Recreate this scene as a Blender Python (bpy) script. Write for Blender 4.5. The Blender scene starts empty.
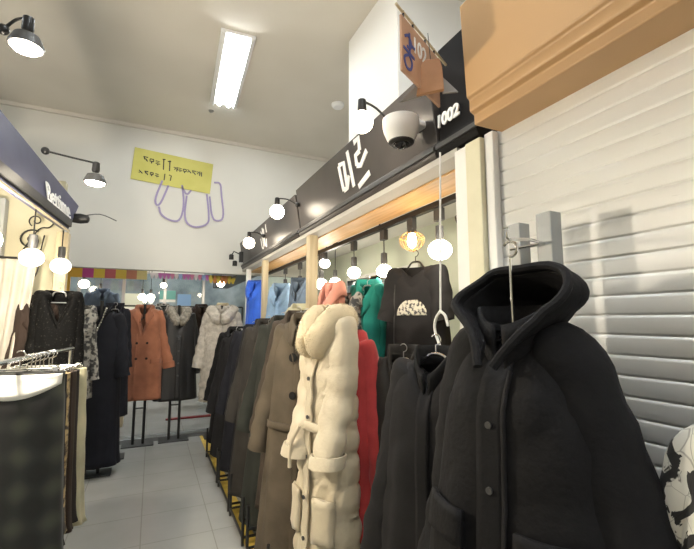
import bpy, math, random
from mathutils import Vector, Matrix, noise
R = math.radians
PI = math.pi
sc = bpy.context.scene
col = sc.collection

# ------------------------------------------------------------------ render look
sc.view_settings.view_transform = 'Standard'
sc.view_settings.look = 'None'
sc.view_settings.gamma = 1.0
sc.view_settings.exposure = 0.70
sc.view_settings.use_curve_mapping = False
try:
    sc.cycles.use_denoising = True
    sc.cycles.use_light_tree = True
    sc.cycles.max_bounces = 8
    sc.cycles.sample_clamp_indirect = 6.0
except Exception:
    pass

# ------------------------------------------------------------------ camera
CAM_H = 1.45
FPX = 410.0
pitch = math.atan((321 - 274.5) / FPX)
yaw = math.atan((347 - 152) / (FPX / math.cos(pitch)))
cd = bpy.data.cameras.new('camera')
cam = bpy.data.objects.new('camera', cd)
col.objects.link(cam)
cam.location = (0, 0, CAM_H)
cam.rotation_euler = (PI / 2 + pitch, 0, -yaw)
cd.sensor_fit = 'HORIZONTAL'
cd.sensor_width = 36.0
cd.lens = FPX / 694 * 36.0
cd.clip_start = 0.02
sc.camera = cam

# ------------------------------------------------------------------ materials
def sock(b, *names):
    for n in names:
        if n in b.inputs:
            return b.inputs[n]

def mat(name, c, rough=0.6, metal=0.0, emit=None, strength=0.0, trans=0.0, sheen=0.0, coat=0.0):
    m = bpy.data.materials.new(name)
    m.use_nodes = True
    b = m.node_tree.nodes['Principled BSDF']
    b.inputs['Base Color'].default_value = (*c, 1)
    b.inputs['Roughness'].default_value = rough
    b.inputs['Metallic'].default_value = metal
    if emit:
        sock(b, 'Emission Color').default_value = (*emit, 1)
        sock(b, 'Emission Strength').default_value = strength
    if trans:
        sock(b, 'Transmission Weight').default_value = trans
    if sheen:
        sock(b, 'Sheen Weight').default_value = sheen
    if coat:
        sock(b, 'Coat Weight').default_value = coat
    return m

def vary(m, c1, c2, scale=8.0, detail=4.0, bump=0.0, bscale=60.0, lo=0.35, hi=0.65, stretch=(1, 1, 1), dist=0.02):
    """noise colour variation and bump"""
    nt = m.node_tree
    b = nt.nodes['Principled BSDF']
    tc = nt.nodes.new('ShaderNodeTexCoord')
    mp = nt.nodes.new('ShaderNodeMapping')
    mp.inputs['Scale'].default_value = stretch
    nt.links.new(tc.outputs['Object'], mp.inputs['Vector'])
    n = nt.nodes.new('ShaderNodeTexNoise')
    n.inputs['Scale'].default_value = scale
    n.inputs['Detail'].default_value = detail
    r = nt.nodes.new('ShaderNodeValToRGB')
    r.color_ramp.elements[0].position = lo
    r.color_ramp.elements[0].color = (*c1, 1)
    r.color_ramp.elements[1].position = hi
    r.color_ramp.elements[1].color = (*c2, 1)
    nt.links.new(mp.outputs['Vector'], n.inputs['Vector'])
    nt.links.new(n.outputs['Fac'], r.inputs['Fac'])
    nt.links.new(r.outputs['Color'], b.inputs['Base Color'])
    if bump:
        n2 = nt.nodes.new('ShaderNodeTexNoise')
        n2.inputs['Scale'].default_value = bscale
        n2.inputs['Detail'].default_value = 3
        nt.links.new(tc.outputs['Object'], n2.inputs['Vector'])
        bp = nt.nodes.new('ShaderNodeBump')
        bp.inputs['Strength'].default_value = bump
        bp.inputs['Distance'].default_value = dist
        nt.links.new(n2.outputs['Fac'], bp.inputs['Height'])
        nt.links.new(bp.outputs['Normal'], b.inputs['Normal'])
    return m

def cloth(name, c, k=0.8, rough=0.85, bump=0.25, scale=5.0, sheen=0.15, bscale=140.0):
    m = mat(name, c, rough, sheen=sheen if max(c) > .15 else 0.0)
    sock(m.node_tree.nodes['Principled BSDF'], 'Specular IOR Level').default_value = .25
    return vary(m, tuple(x * k for x in c), tuple(min(1, x / k) for x in c), scale, 4, bump, bscale, dist=0.004)

M = {}
M['ceiling'] = vary(mat('ceiling_paint', (.64, .605, .535), .9), (.62, .585, .515), (.66, .625, .555), 1.2, 2)
M['wall'] = vary(mat('wall_paint', (.66, .645, .59), .85), (.635, .62, .565), (.685, .67, .615), .9, 3)
M['white'] = mat('white_paint', (.78, .77, .73), .7)
M['pale_green'] = vary(mat('pale_green_wall', (.62, .66, .52), .8), (.58, .62, .48), (.66, .69, .56), 1.5, 2)
M['far_wall'] = vary(mat('far_wall_paint', (.30, .36, .38), .7), (.20, .25, .27), (.46, .52, .54), 2.2, 5)
M['cream'] = vary(mat('cream_wall', (.46, .43, .31), .8), (.43, .40, .28), (.50, .47, .34), 2.0, 3)
M['cream_post'] = vary(mat('cream_post', (.66, .62, .44), .55), (.62, .58, .40), (.70, .66, .48), 6, 3)
M['soffit'] = mat('soffit_grey', (.50, .48, .44), .6)
M['white_metal'] = mat('white_metal', (.74, .74, .72), .4)
M['sign_black'] = vary(mat('sign_black', (.010, .010, .011), .6), (.008, .008, .009), (.013, .012, .012), 3, 3)
M['sign_grey'] = vary(mat('sign_charcoal', (.060, .054, .050), .33), (.052, .046, .044), (.072, .064, .060), 3, 3)
sock(M['sign_black'].node_tree.nodes['Principled BSDF'], 'Specular IOR Level').default_value = .08
sock(M['sign_grey'].node_tree.nodes['Principled BSDF'], 'Specular IOR Level').default_value = .3
M['navy'] = vary(mat('navy_sign', (.050, .052, .105), .5), (.045, .046, .095), (.06, .062, .12), 4, 3)
M['letter'] = mat('sign_letter_white', (.85, .85, .83), .5)
M['black_metal'] = mat('black_metal', (.018, .018, .018), .4, .3)
M['dark_grey'] = mat('dark_grey_plastic', (.05, .05, .05), .5)
M['chrome'] = mat('chrome', (.75, .75, .75), .15, 1.0)
M['steel'] = mat('brushed_steel', (.5, .5, .5), .3, 1.0)
M['grey_post'] = vary(mat('grey_post', (.30, .31, .30), .45), (.28, .29, .28), (.33, .34, .33), 5, 3)
M['wood_warm'] = vary(mat('warm_wood', (.62, .36, .13), .5), (.54, .30, .10), (.68, .41, .17), 5, 5, stretch=(8, .6, 8))
M['brown_box'] = vary(mat('ochre_panel', (.50, .305, .14), .45), (.485, .295, .135), (.52, .32, .15), 1.5, 3)
M['bulb'] = mat('globe_bulb', (1, 1, 1), .3, emit=(1.0, .86, .66), strength=17)
M['bulb_left'] = mat('globe_bulb_low', (1, 1, 1), .3, emit=(1.0, .90, .72), strength=9)
M['bulb_key'] = mat('globe_bulb_bright', (1, 1, 1), .3, emit=(1.0, .88, .70), strength=520)
M['bulb_soft'] = mat('globe_bulb_soft', (1, 1, 1), .3, emit=(1.0, .90, .74), strength=20)
M['bulb_orange'] = mat('filament_bulb', (1, .8, .5), .3, emit=(1.0, .62, .26), strength=20)
M['spot'] = mat('spot_lens', (1, 1, 1), .3, emit=(1.0, .88, .70), strength=45)
M['tube'] = mat('fluorescent_tube', (1, 1, 1), .3, emit=(.93, .98, 1.0), strength=62)
M['reflector'] = mat('white_reflector', (.85, .86, .86), .3)
M['tape'] = vary(mat('yellow_tape', (.62, .43, .07), .5), (.50, .35, .06), (.68, .48, .09), 9, 5)
M['paper_yellow'] = vary(mat('yellow_paper', (.53, .50, .13), .7), (.50, .47, .115), (.57, .535, .15), 3, 3)
M['ink'] = mat('black_ink', (.02, .02, .02), .6)
M['purple'] = mat('purple_outline', (.30, .25, .42), .5)
M['blue_ink'] = mat('blue_ink', (.06, .08, .28), .5)
M['sign_orange'] = vary(mat('rust_sign', (.50, .30, .19), .6), (.46, .27, .17), (.55, .34, .22), 5, 3)
M['rust'] = vary(mat('rust_paper', (.36, .17, .07), .7), (.31, .14, .055), (.41, .20, .085), 9, 3)
M['shadow_grey'] = mat('shadow_grey', (.22, .20, .18), .7)  # grey colour stands in for the shadow beside the ornament's brown panel
M['curtain'] = vary(mat('white_curtain', (.46, .43, .37), .9), (.42, .39, .33), (.50, .47, .41), 6, 3)
M['glass'] = mat('clear_glass', (.9, .95, .95), .03, trans=1.0)
M['mirror'] = mat('mirror', (.80, .84, .86), .03, 1.0)
M['wood_pale'] = vary(mat('pale_wood', (.55, .46, .30), .6), (.50, .41, .26), (.60, .51, .34), 5, 4, stretch=(8, 8, .7))
# garments
M['parka'] = vary(mat('black_parka_cotton', (.0095, .0093, .0104), .8), (.0080, .0078, .0088), (.012, .0118, .013), 4, 4, .5, 45, dist=.006)
sock(M['parka'].node_tree.nodes['Principled BSDF'], 'Specular IOR Level').default_value = .18
M['parka_in'] = cloth('parka_lining', (.012, .012, .013))
M['black'] = cloth('black_wool', (.008, .0075, .008))
M['black2'] = cloth('soft_black', (.011, .0105, .0115))
M['navyc'] = cloth('navy_black_wool', (.010, .0105, .015))
M['char'] = cloth('charcoal_wool', (.030, .027, .024))
M['greengrey'] = cloth('green_charcoal_wool', (.022, .024, .020))
M['olive'] = cloth('olive_brown_wool', (.085, .068, .048))
M['brown'] = cloth('brown_wool', (.050, .038, .029))
M['darkbrown'] = cloth('dark_brown', (.025, .016, .012))
M['cream_puff'] = vary(mat('cream_quilt', (.56, .49, .36), .55, sheen=.2), (.53, .46, .335), (.60, .53, .39), 7, 3, .6, 30, dist=.008)
M['cream_fur'] = cloth('cream_fur', (.60, .51, .35), .85, bump=.6, bscale=80)
M['red'] = cloth('red_wool', (.42, .045, .045))
M['darkred'] = cloth('dark_red', (.20, .02, .025))
M['teal'] = cloth('teal_green_wool', (.012, .20, .165))
M['rustcoat'] = cloth('terracotta_wool', (.30, .118, .064))
M['rustcoat_d'] = cloth('terracotta_lapel', (.26, .10, .054))
M['leather'] = vary(mat('black_leather', (.006, .006, .007), .5), (.005, .005, .0055), (.008, .008, .009), 6, 3, .3, 60, dist=.004)
M['grey_fur'] = vary(mat('grey_fur', (.30, .275, .23), .95), (.20, .18, .15), (.42, .39, .33), 30, 5, .8, 90, dist=.012)
M['pale_fur'] = vary(mat('pale_grey_fur', (.48, .44, .38), .95), (.44, .40, .34), (.60, .55, .48), 22, 5, .8, 90, dist=.012)
M['bluec'] = cloth('bright_blue', (.03, .11, .55))
M['pinkc'] = cloth('coral_pink', (.62, .27, .20))
M['skyc'] = cloth('pale_blue', (.25, .38, .55))
M['slate'] = cloth('slate_blue', (.10, .14, .20))
M['beige'] = cloth('beige_wool', (.50, .42, .28))
M['khaki'] = cloth('pale_khaki', (.42, .40, .27))
M['white_cloth'] = cloth('white_cloth', (.70, .69, .64))
M['tee'] = cloth('faded_black_cotton', (.022, .021, .022))
M['label'] = mat('white_label', (.75, .75, .75), .6)
M['print'] = vary(mat('pale_print', (.55, .53, .45), .6), (.06, .06, .06), (.68, .66, .56), 45, 2, lo=.42, hi=.50)
M['sequin'] = vary(mat('black_sequin', (.004, .004, .004), .7), (.002, .002, .002), (.05, .046, .04), 90, 2, lo=.62, hi=.74)
sock(M['sequin'].node_tree.nodes['Principled BSDF'], 'Specular IOR Level').default_value = .1
M['brownpat'] = vary(mat('gold_brown_pattern', (.3, .2, .08), .6), (.04, .03, .02), (.42, .32, .16), 28, 3, lo=.45, hi=.58)
M['floral_dark'] = vary(mat('grey_floral', (.3, .3, .3), .7), (.025, .025, .025), (.30, .29, .26), 26, 3, lo=.45, hi=.55)

def plaid():
    m = mat('dark_green_plaid', (.03, .035, .03), .85, sheen=.1)
    nt = m.node_tree
    b = nt.nodes['Principled BSDF']
    tc = nt.nodes.new('ShaderNodeTexCoord')
    last = None
    for axis, sc_ in (('X', 9.0), ('Z', 8.0)):
        w = nt.nodes.new('ShaderNodeTexWave')
        w.bands_direction = axis
        w.inputs['Scale'].default_value = sc_ / 3.6
        w.inputs['Distortion'].default_value = 1.2
        nt.links.new(tc.outputs['Object'], w.inputs['Vector'])
        if last is None:
            last = w.outputs['Fac']
        else:
            a = nt.nodes.new('ShaderNodeMath')
            a.operation = 'ADD'
            nt.links.new(last, a.inputs[0])
            nt.links.new(w.outputs['Fac'], a.inputs[1])
            last = a.outputs[0]
    r = nt.nodes.new('ShaderNodeValToRGB')
    e = r.color_ramp.elements
    e[0].position = .25
    e[0].color = (.007, .007, .007, 1)
    e[1].position = 1.0
    e[1].color = (.040, .043, .031, 1)
    k = e.new(.55)
    k.color = (.012, .015, .012, 1)
    h = nt.nodes.new('ShaderNodeMath')
    h.operation = 'MULTIPLY'
    h.inputs[1].default_value = .5
    nt.links.new(last, h.inputs[0])
    nt.links.new(h.outputs[0], r.inputs['Fac'])
    nt.links.new(r.outputs['Color'], b.inputs['Base Color'])
    return m
M['plaid'] = plaid()

def floor_mat():
    m = mat('glossy_floor_tile', (.5, .5, .48), .22)
    nt = m.node_tree
    b = nt.nodes['Principled BSDF']
    tc = nt.nodes.new('ShaderNodeTexCoord')
    br = nt.nodes.new('ShaderNodeTexBrick')
    br.offset = 0
    br.inputs['Scale'].default_value = 1.0
    br.inputs['Brick Width'].default_value = .45
    br.inputs['Row Height'].default_value = .45
    br.inputs['Mortar Size'].default_value = .004
    br.inputs['Mortar Smooth'].default_value = .3
    br.inputs['Color1'].default_value = (.36, .36, .35, 1)
    br.inputs['Color2'].default_value = (.385, .385, .37, 1)
    br.inputs['Mortar'].default_value = (.28, .275, .26, 1)
    nt.links.new(tc.outputs['Object'], br.inputs['Vector'])
    n = nt.nodes.new('ShaderNodeTexNoise')
    n.inputs['Scale'].default_value = 3
    n.inputs['Detail'].default_value = 6
    nt.links.new(tc.outputs['Object'], n.inputs['Vector'])
    mx = nt.nodes.new('ShaderNodeMix')
    mx.data_type = 'RGBA'
    mx.blend_type = 'MULTIPLY'
    mx.inputs['Factor'].default_value = .25
    nt.links.new(br.outputs['Color'], mx.inputs['A'])
    nt.links.new(n.outputs['Fac'], mx.inputs['B'])
    nt.links.new(mx.outputs['Result'], b.inputs['Base Color'])
    r = nt.nodes.new('ShaderNodeMapRange')
    r.inputs['To Min'].default_value = .20
    r.inputs['To Max'].default_value = .27
    nt.links.new(n.outputs['Fac'], r.inputs['Value'])
    nt.links.new(r.outputs['Result'], b.inputs['Roughness'])
    return m
M['floor'] = floor_mat()

def shutter_mat():
    m = mat('shutter_aluminium', (.93, .93, .91), .30, .35)
    nt = m.node_tree
    b = nt.nodes['Principled BSDF']
    tc = nt.nodes.new('ShaderNodeTexCoord')
    mp = nt.nodes.new('ShaderNodeMapping')
    mp.inputs['Scale'].default_value = (1, 3, 120)
    n = nt.nodes.new('ShaderNodeTexNoise')
    n.inputs['Scale'].default_value = 4
    n.inputs['Detail'].default_value = 5
    nt.links.new(tc.outputs['Object'], mp.inputs['Vector'])
    nt.links.new(mp.outputs['Vector'], n.inputs['Vector'])
    r = nt.nodes.new('ShaderNodeMapRange')
    r.inputs['To Min'].default_value = .22
    r.inputs['To Max'].default_value = .42
    nt.links.new(n.outputs['Fac'], r.inputs['Value'])
    nt.links.new(r.outputs['Result'], b.inputs['Roughness'])
    return m
M['shutter'] = shutter_mat()

def floral_coat():
    m = mat('white_black_floral', (.7, .7, .68), .7)
    nt = m.node_tree
    b = nt.nodes['Principled BSDF']
    tc = nt.nodes.new('ShaderNodeTexCoord')
    v = nt.nodes.new('ShaderNodeTexNoise')
    v.inputs['Scale'].default_value = 15
    v.inputs['Detail'].default_value = 4
    v.inputs['Distortion'].default_value = 1.5
    nt.links.new(tc.outputs['Object'], v.inputs['Vector'])
    r = nt.nodes.new('ShaderNodeValToRGB')
    e = r.color_ramp.elements
    e[0].position = .555
    e[0].color = (.68, .67, .62, 1)
    e[1].position = .57
    e[1].color = (.02, .02, .022, 1)
    nt.links.new(v.outputs['Fac'], r.inputs['Fac'])
    vo = nt.nodes.new('ShaderNodeTexVoronoi')
    vo.feature = 'DISTANCE_TO_EDGE'
    vo.inputs['Scale'].default_value = 13
    nt.links.new(tc.outputs['Object'], vo.inputs['Vector'])
    r2 = nt.nodes.new('ShaderNodeValToRGB')
    r2.color_ramp.elements[0].position = .004
    r2.color_ramp.elements[0].color = (.55, .55, .55, 1)
    r2.color_ramp.elements[1].position = .010
    r2.color_ramp.elements[1].color = (1, 1, 1, 1)
    nt.links.new(vo.outputs['Distance'], r2.inputs['Fac'])
    mx = nt.nodes.new('ShaderNodeMix')
    mx.data_type = 'RGBA'
    mx.blend_type = 'MULTIPLY'
    mx.inputs['Factor'].default_value = 1.0
    nt.links.new(r.outputs['Color'], mx.inputs['A'])
    nt.links.new(r2.outputs['Color'], mx.inputs['B'])
    nt.links.new(mx.outputs['Result'], b.inputs['Base Color'])
    return m
M['floral'] = floral_coat()

# ------------------------------------------------------------------ mesh tools
class MB:
    def __init__(self):
        self.v = []
        self.f = []

    def add(self, vs, fs):
        o = len(self.v)
        self.v += [tuple(p) for p in vs]
        self.f += [tuple(i + o for i in f) for f in fs]
        return self

    def box(self, x0, x1, y0, y1, z0, z1):
        vs = [(x, y, z) for z in (z0, z1) for y in (y0, y1) for x in (x0, x1)]
        return self.add(vs, [(0, 2, 3, 1), (4, 5, 7, 6), (0, 1, 5, 4), (2, 6, 7, 3), (0, 4, 6, 2), (1, 3, 7, 5)])

    def grid(self, rows, closed=False, cap0=False, cap1=False):
        n = len(rows[0])
        vs = [p for r in rows for p in r]
        fs = []
        for j in range(len(rows) - 1):
            for i in range(n if closed else n - 1):
                k = (i + 1) % n
                fs.append((j * n + i, j * n + k, (j + 1) * n + k, (j + 1) * n + i))
        if cap0:
            fs.append(tuple(range(n - 1, -1, -1)))
        if cap1:
            b = (len(rows) - 1) * n
            fs.append(tuple(b + i for i in range(n)))
        return self.add(vs, fs)

    def tube(self, pts, r, n=10, caps=True):
        pts = [Vector(p) for p in pts]
        rs = r if isinstance(r, (list, tuple)) else [r] * len(pts)
        rows = []
        t0 = (pts[1] - pts[0]).normalized()
        up = Vector((0, 0, 1)) if abs(t0.z) < .9 else Vector((1, 0, 0))
        a = t0.cross(up).normalized()
        for i, p in enumerate(pts):
            if i == 0:
                t = pts[1] - pts[0]
            elif i == len(pts) - 1:
                t = pts[-1] - pts[-2]
            else:
                t = (pts[i + 1] - pts[i]).normalized() + (pts[i] - pts[i - 1]).normalized()
            t.normalize()
            a = (a - t * a.dot(t)).normalized()
            b = t.cross(a)
            rows.append([p + (a * math.cos(2 * PI * k / n) + b * math.sin(2 * PI * k / n)) * rs[i] for k in range(n)])
        return self.grid(rows, True, caps, caps)

    def lathe(self, prof, n=24, c=(0, 0, 0), axis='Z'):
        rows = []
        for r, z in prof:
            row = []
            for k in range(n):
                a = 2 * PI * k / n
                p = (r * math.cos(a), r * math.sin(a), z)
                if axis == 'X':
                    p = (p[2], p[0], p[1])
                elif axis == 'Y':
                    p = (p[1], p[2], p[0])
                row.append((p[0] + c[0], p[1] + c[1], p[2] + c[2]))
            rows.append(row)
        return self.grid(rows, True, True, True)

    def sphere(self, c, r, n=20, m=12, sq=(1, 1, 1)):
        prof = []
        rows = []
        for j in range(m + 1):
            t = PI * j / m
            rr = max(math.sin(t), .003)
            rows.append([(c[0] + r * sq[0] * rr * math.cos(2 * PI * k / n), c[1] + r * sq[1] * rr * math.sin(2 * PI * k / n),
                          c[2] - r * sq[2] * math.cos(t)) for k in range(n)])
        return self.grid(rows, True, True, True)

    def prism(self, poly, d):
        """poly: list of 3-D points in a plane, d: extrusion vector"""
        n = len(poly)
        d = Vector(d)
        vs = [Vector(p) for p in poly] + [Vector(p) + d for p in poly]
        fs = [tuple(range(n - 1, -1, -1)), tuple(range(n, 2 * n))]
        fs += [(i, (i + 1) % n, n + (i + 1) % n, n + i) for i in range(n)]
        return self.add(vs, fs)

    def build(self, name, m, parent=None, bevel=0.0, solid=0.0, angle=35, loc=None, sub=0):
        me = bpy.data.meshes.new(name)
        me.from_pydata(self.v, [], self.f)
        me.materials.append(m)
        me.polygons.foreach_set('use_smooth', [True] * len(me.polygons))
        import bmesh
        bm = bmesh.new()
        bm.from_mesh(me)
        bmesh.ops.recalc_face_normals(bm, faces=bm.faces)
        bm.to_mesh(me)
        bm.free()
        try:
            me.set_sharp_from_angle(angle=R(angle))
        except Exception:
            pass
        me.update()
        o = bpy.data.objects.new(name, me)
        col.objects.link(o)
        if parent is not None:
            o.parent = parent
        if loc is not None:
            o.location = loc
        if bevel:
            b = o.modifiers.new('bevel', 'BEVEL')
            b.width = bevel
            b.segments = 2
            b.limit_method = 'ANGLE'
        if sub:
            s = o.modifiers.new('sub', 'SUBSURF')
            s.levels = s.render_levels = sub
        if solid:
            s = o.modifiers.new('solid', 'SOLIDIFY')
            s.thickness = solid
            s.offset = 0
        return o

def tag(o, label=None, cat=None, group=None, kind=None):
    if label:
        o['label'] = label
    if cat:
        o['category'] = cat
    if group:
        o['group'] = group
    if kind:
        o['kind'] = kind
    return o

def thing(name, label, cat, loc=(0, 0, 0), rz=0.0, group=None):
    o = bpy.data.objects.new(name, None)
    o.empty_display_size = .1
    col.objects.link(o)
    o.location = loc
    o.rotation_euler = (0, 0, rz)
    return tag(o, label, cat, group)

def struct(name, mb, m, parent=None, **kw):
    o = mb.build(name, m, parent, **kw)
    if parent is None:
        o['kind'] = 'structure'
    return o

def kids(o):
    return [c for c in bpy.data.objects if c.parent == o]

def dup(root, loc, rz=None, label=None, group=None):
    r = root.copy()
    col.objects.link(r)
    r.location = loc
    if rz is not None:
        r.rotation_euler = (0, 0, rz)
    if label:
        r['label'] = label
    if group:
        r['group'] = group
    for ch in kids(root):
        c = ch.copy()
        col.objects.link(c)
        c.parent = r
        for g in kids(ch):
            d = g.copy()
            col.objects.link(d)
            d.parent = c
    return r

def text_obj(name, s, size, m, parent, mw, extrude=.002, bold=0.0, sx=1.0, shear=0.0):
    cu = bpy.data.curves.new(name, 'FONT')
    cu.body = s
    cu.size = size
    cu.extrude = extrude
    cu.offset = bold
    cu.shear = shear
    cu.align_x = 'CENTER'
    cu.align_y = 'CENTER'
    t = bpy.data.objects.new(name + '_tmp', cu)
    col.objects.link(t)
    dg = bpy.context.evaluated_depsgraph_get()
    me = bpy.data.meshes.new_from_object(t.evaluated_get(dg))
    bpy.data.objects.remove(t)
    bpy.data.curves.remove(cu)
    me.materials.clear()
    me.materials.append(m)
    me.transform(Matrix.Diagonal((sx, 1, 1, 1)))
    me.transform(mw)
    o = bpy.data.objects.new(name, me)
    col.objects.link(o)
    if parent is not None:
        o.parent = parent
    return o

def frame(origin, right, up):
    r = Vector(right).normalized()
    u = Vector(up)
    u = (u - r * u.dot(r)).normalized()
    n = r.cross(u)
    m = Matrix((r, u, n)).transposed().to_4x4()
    m.translation = Vector(origin)
    return m

def strokes(name, lines, w, m, parent, mw, depth=.004):
    """brush strokes: each line a polyline of (x, y) in the sign's plane, built as flat-sided ribbons with thickness"""
    mb = MB()
    for ln in lines:
        ww = w
        pts = [Vector((p[0], p[1], 0)) for p in ln]
        L, Rr = [], []
        for i, p in enumerate(pts):
            t = (pts[min(i + 1, len(pts) - 1)] - pts[max(i - 1, 0)]).normalized()
            nn = Vector((-t.y, t.x, 0)) * ww * .5
            L.append(p + nn)
            Rr.append(p - nn)
        n = len(pts)
        vs = L + Rr + [q + Vector((0, 0, depth)) for q in L + Rr]
        fs = []
        for i in range(n - 1):
            a, b, c, d = i, i + 1, n + i + 1, n + i
            fs += [(a, b, c, d), (2 * n + a, 2 * n + d, 2 * n + c, 2 * n + b), (a, 2 * n + a, 2 * n + b, b), (d, c, 2 * n + c, 2 * n + d)]
        fs += [(0, n, 3 * n, 2 * n), (n - 1, 3 * n - 1, 4 * n - 1, 2 * n - 1)]
        mb.add([mw @ v for v in vs], fs)
    return mb.build(name, m, parent, angle=20)

def smooth_line(pts, k=6):
    pts = [Vector(p) for p in pts]
    out = []
    n = len(pts)
    for i in range(n - 1):
        p0, p1, p2, p3 = pts[max(i - 1, 0)], pts[i], pts[i + 1], pts[min(i + 2, n - 1)]
        for j in range(k):
            t = j / k
            out.append(.5 * ((2 * p1) + (-p0 + p2) * t + (2 * p0 - 5 * p1 + 4 * p2 - p3) * t * t + (-p0 + 3 * p1 - 3 * p2 + p3) * t ** 3))
    out.append(pts[-1])
    return out

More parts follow.
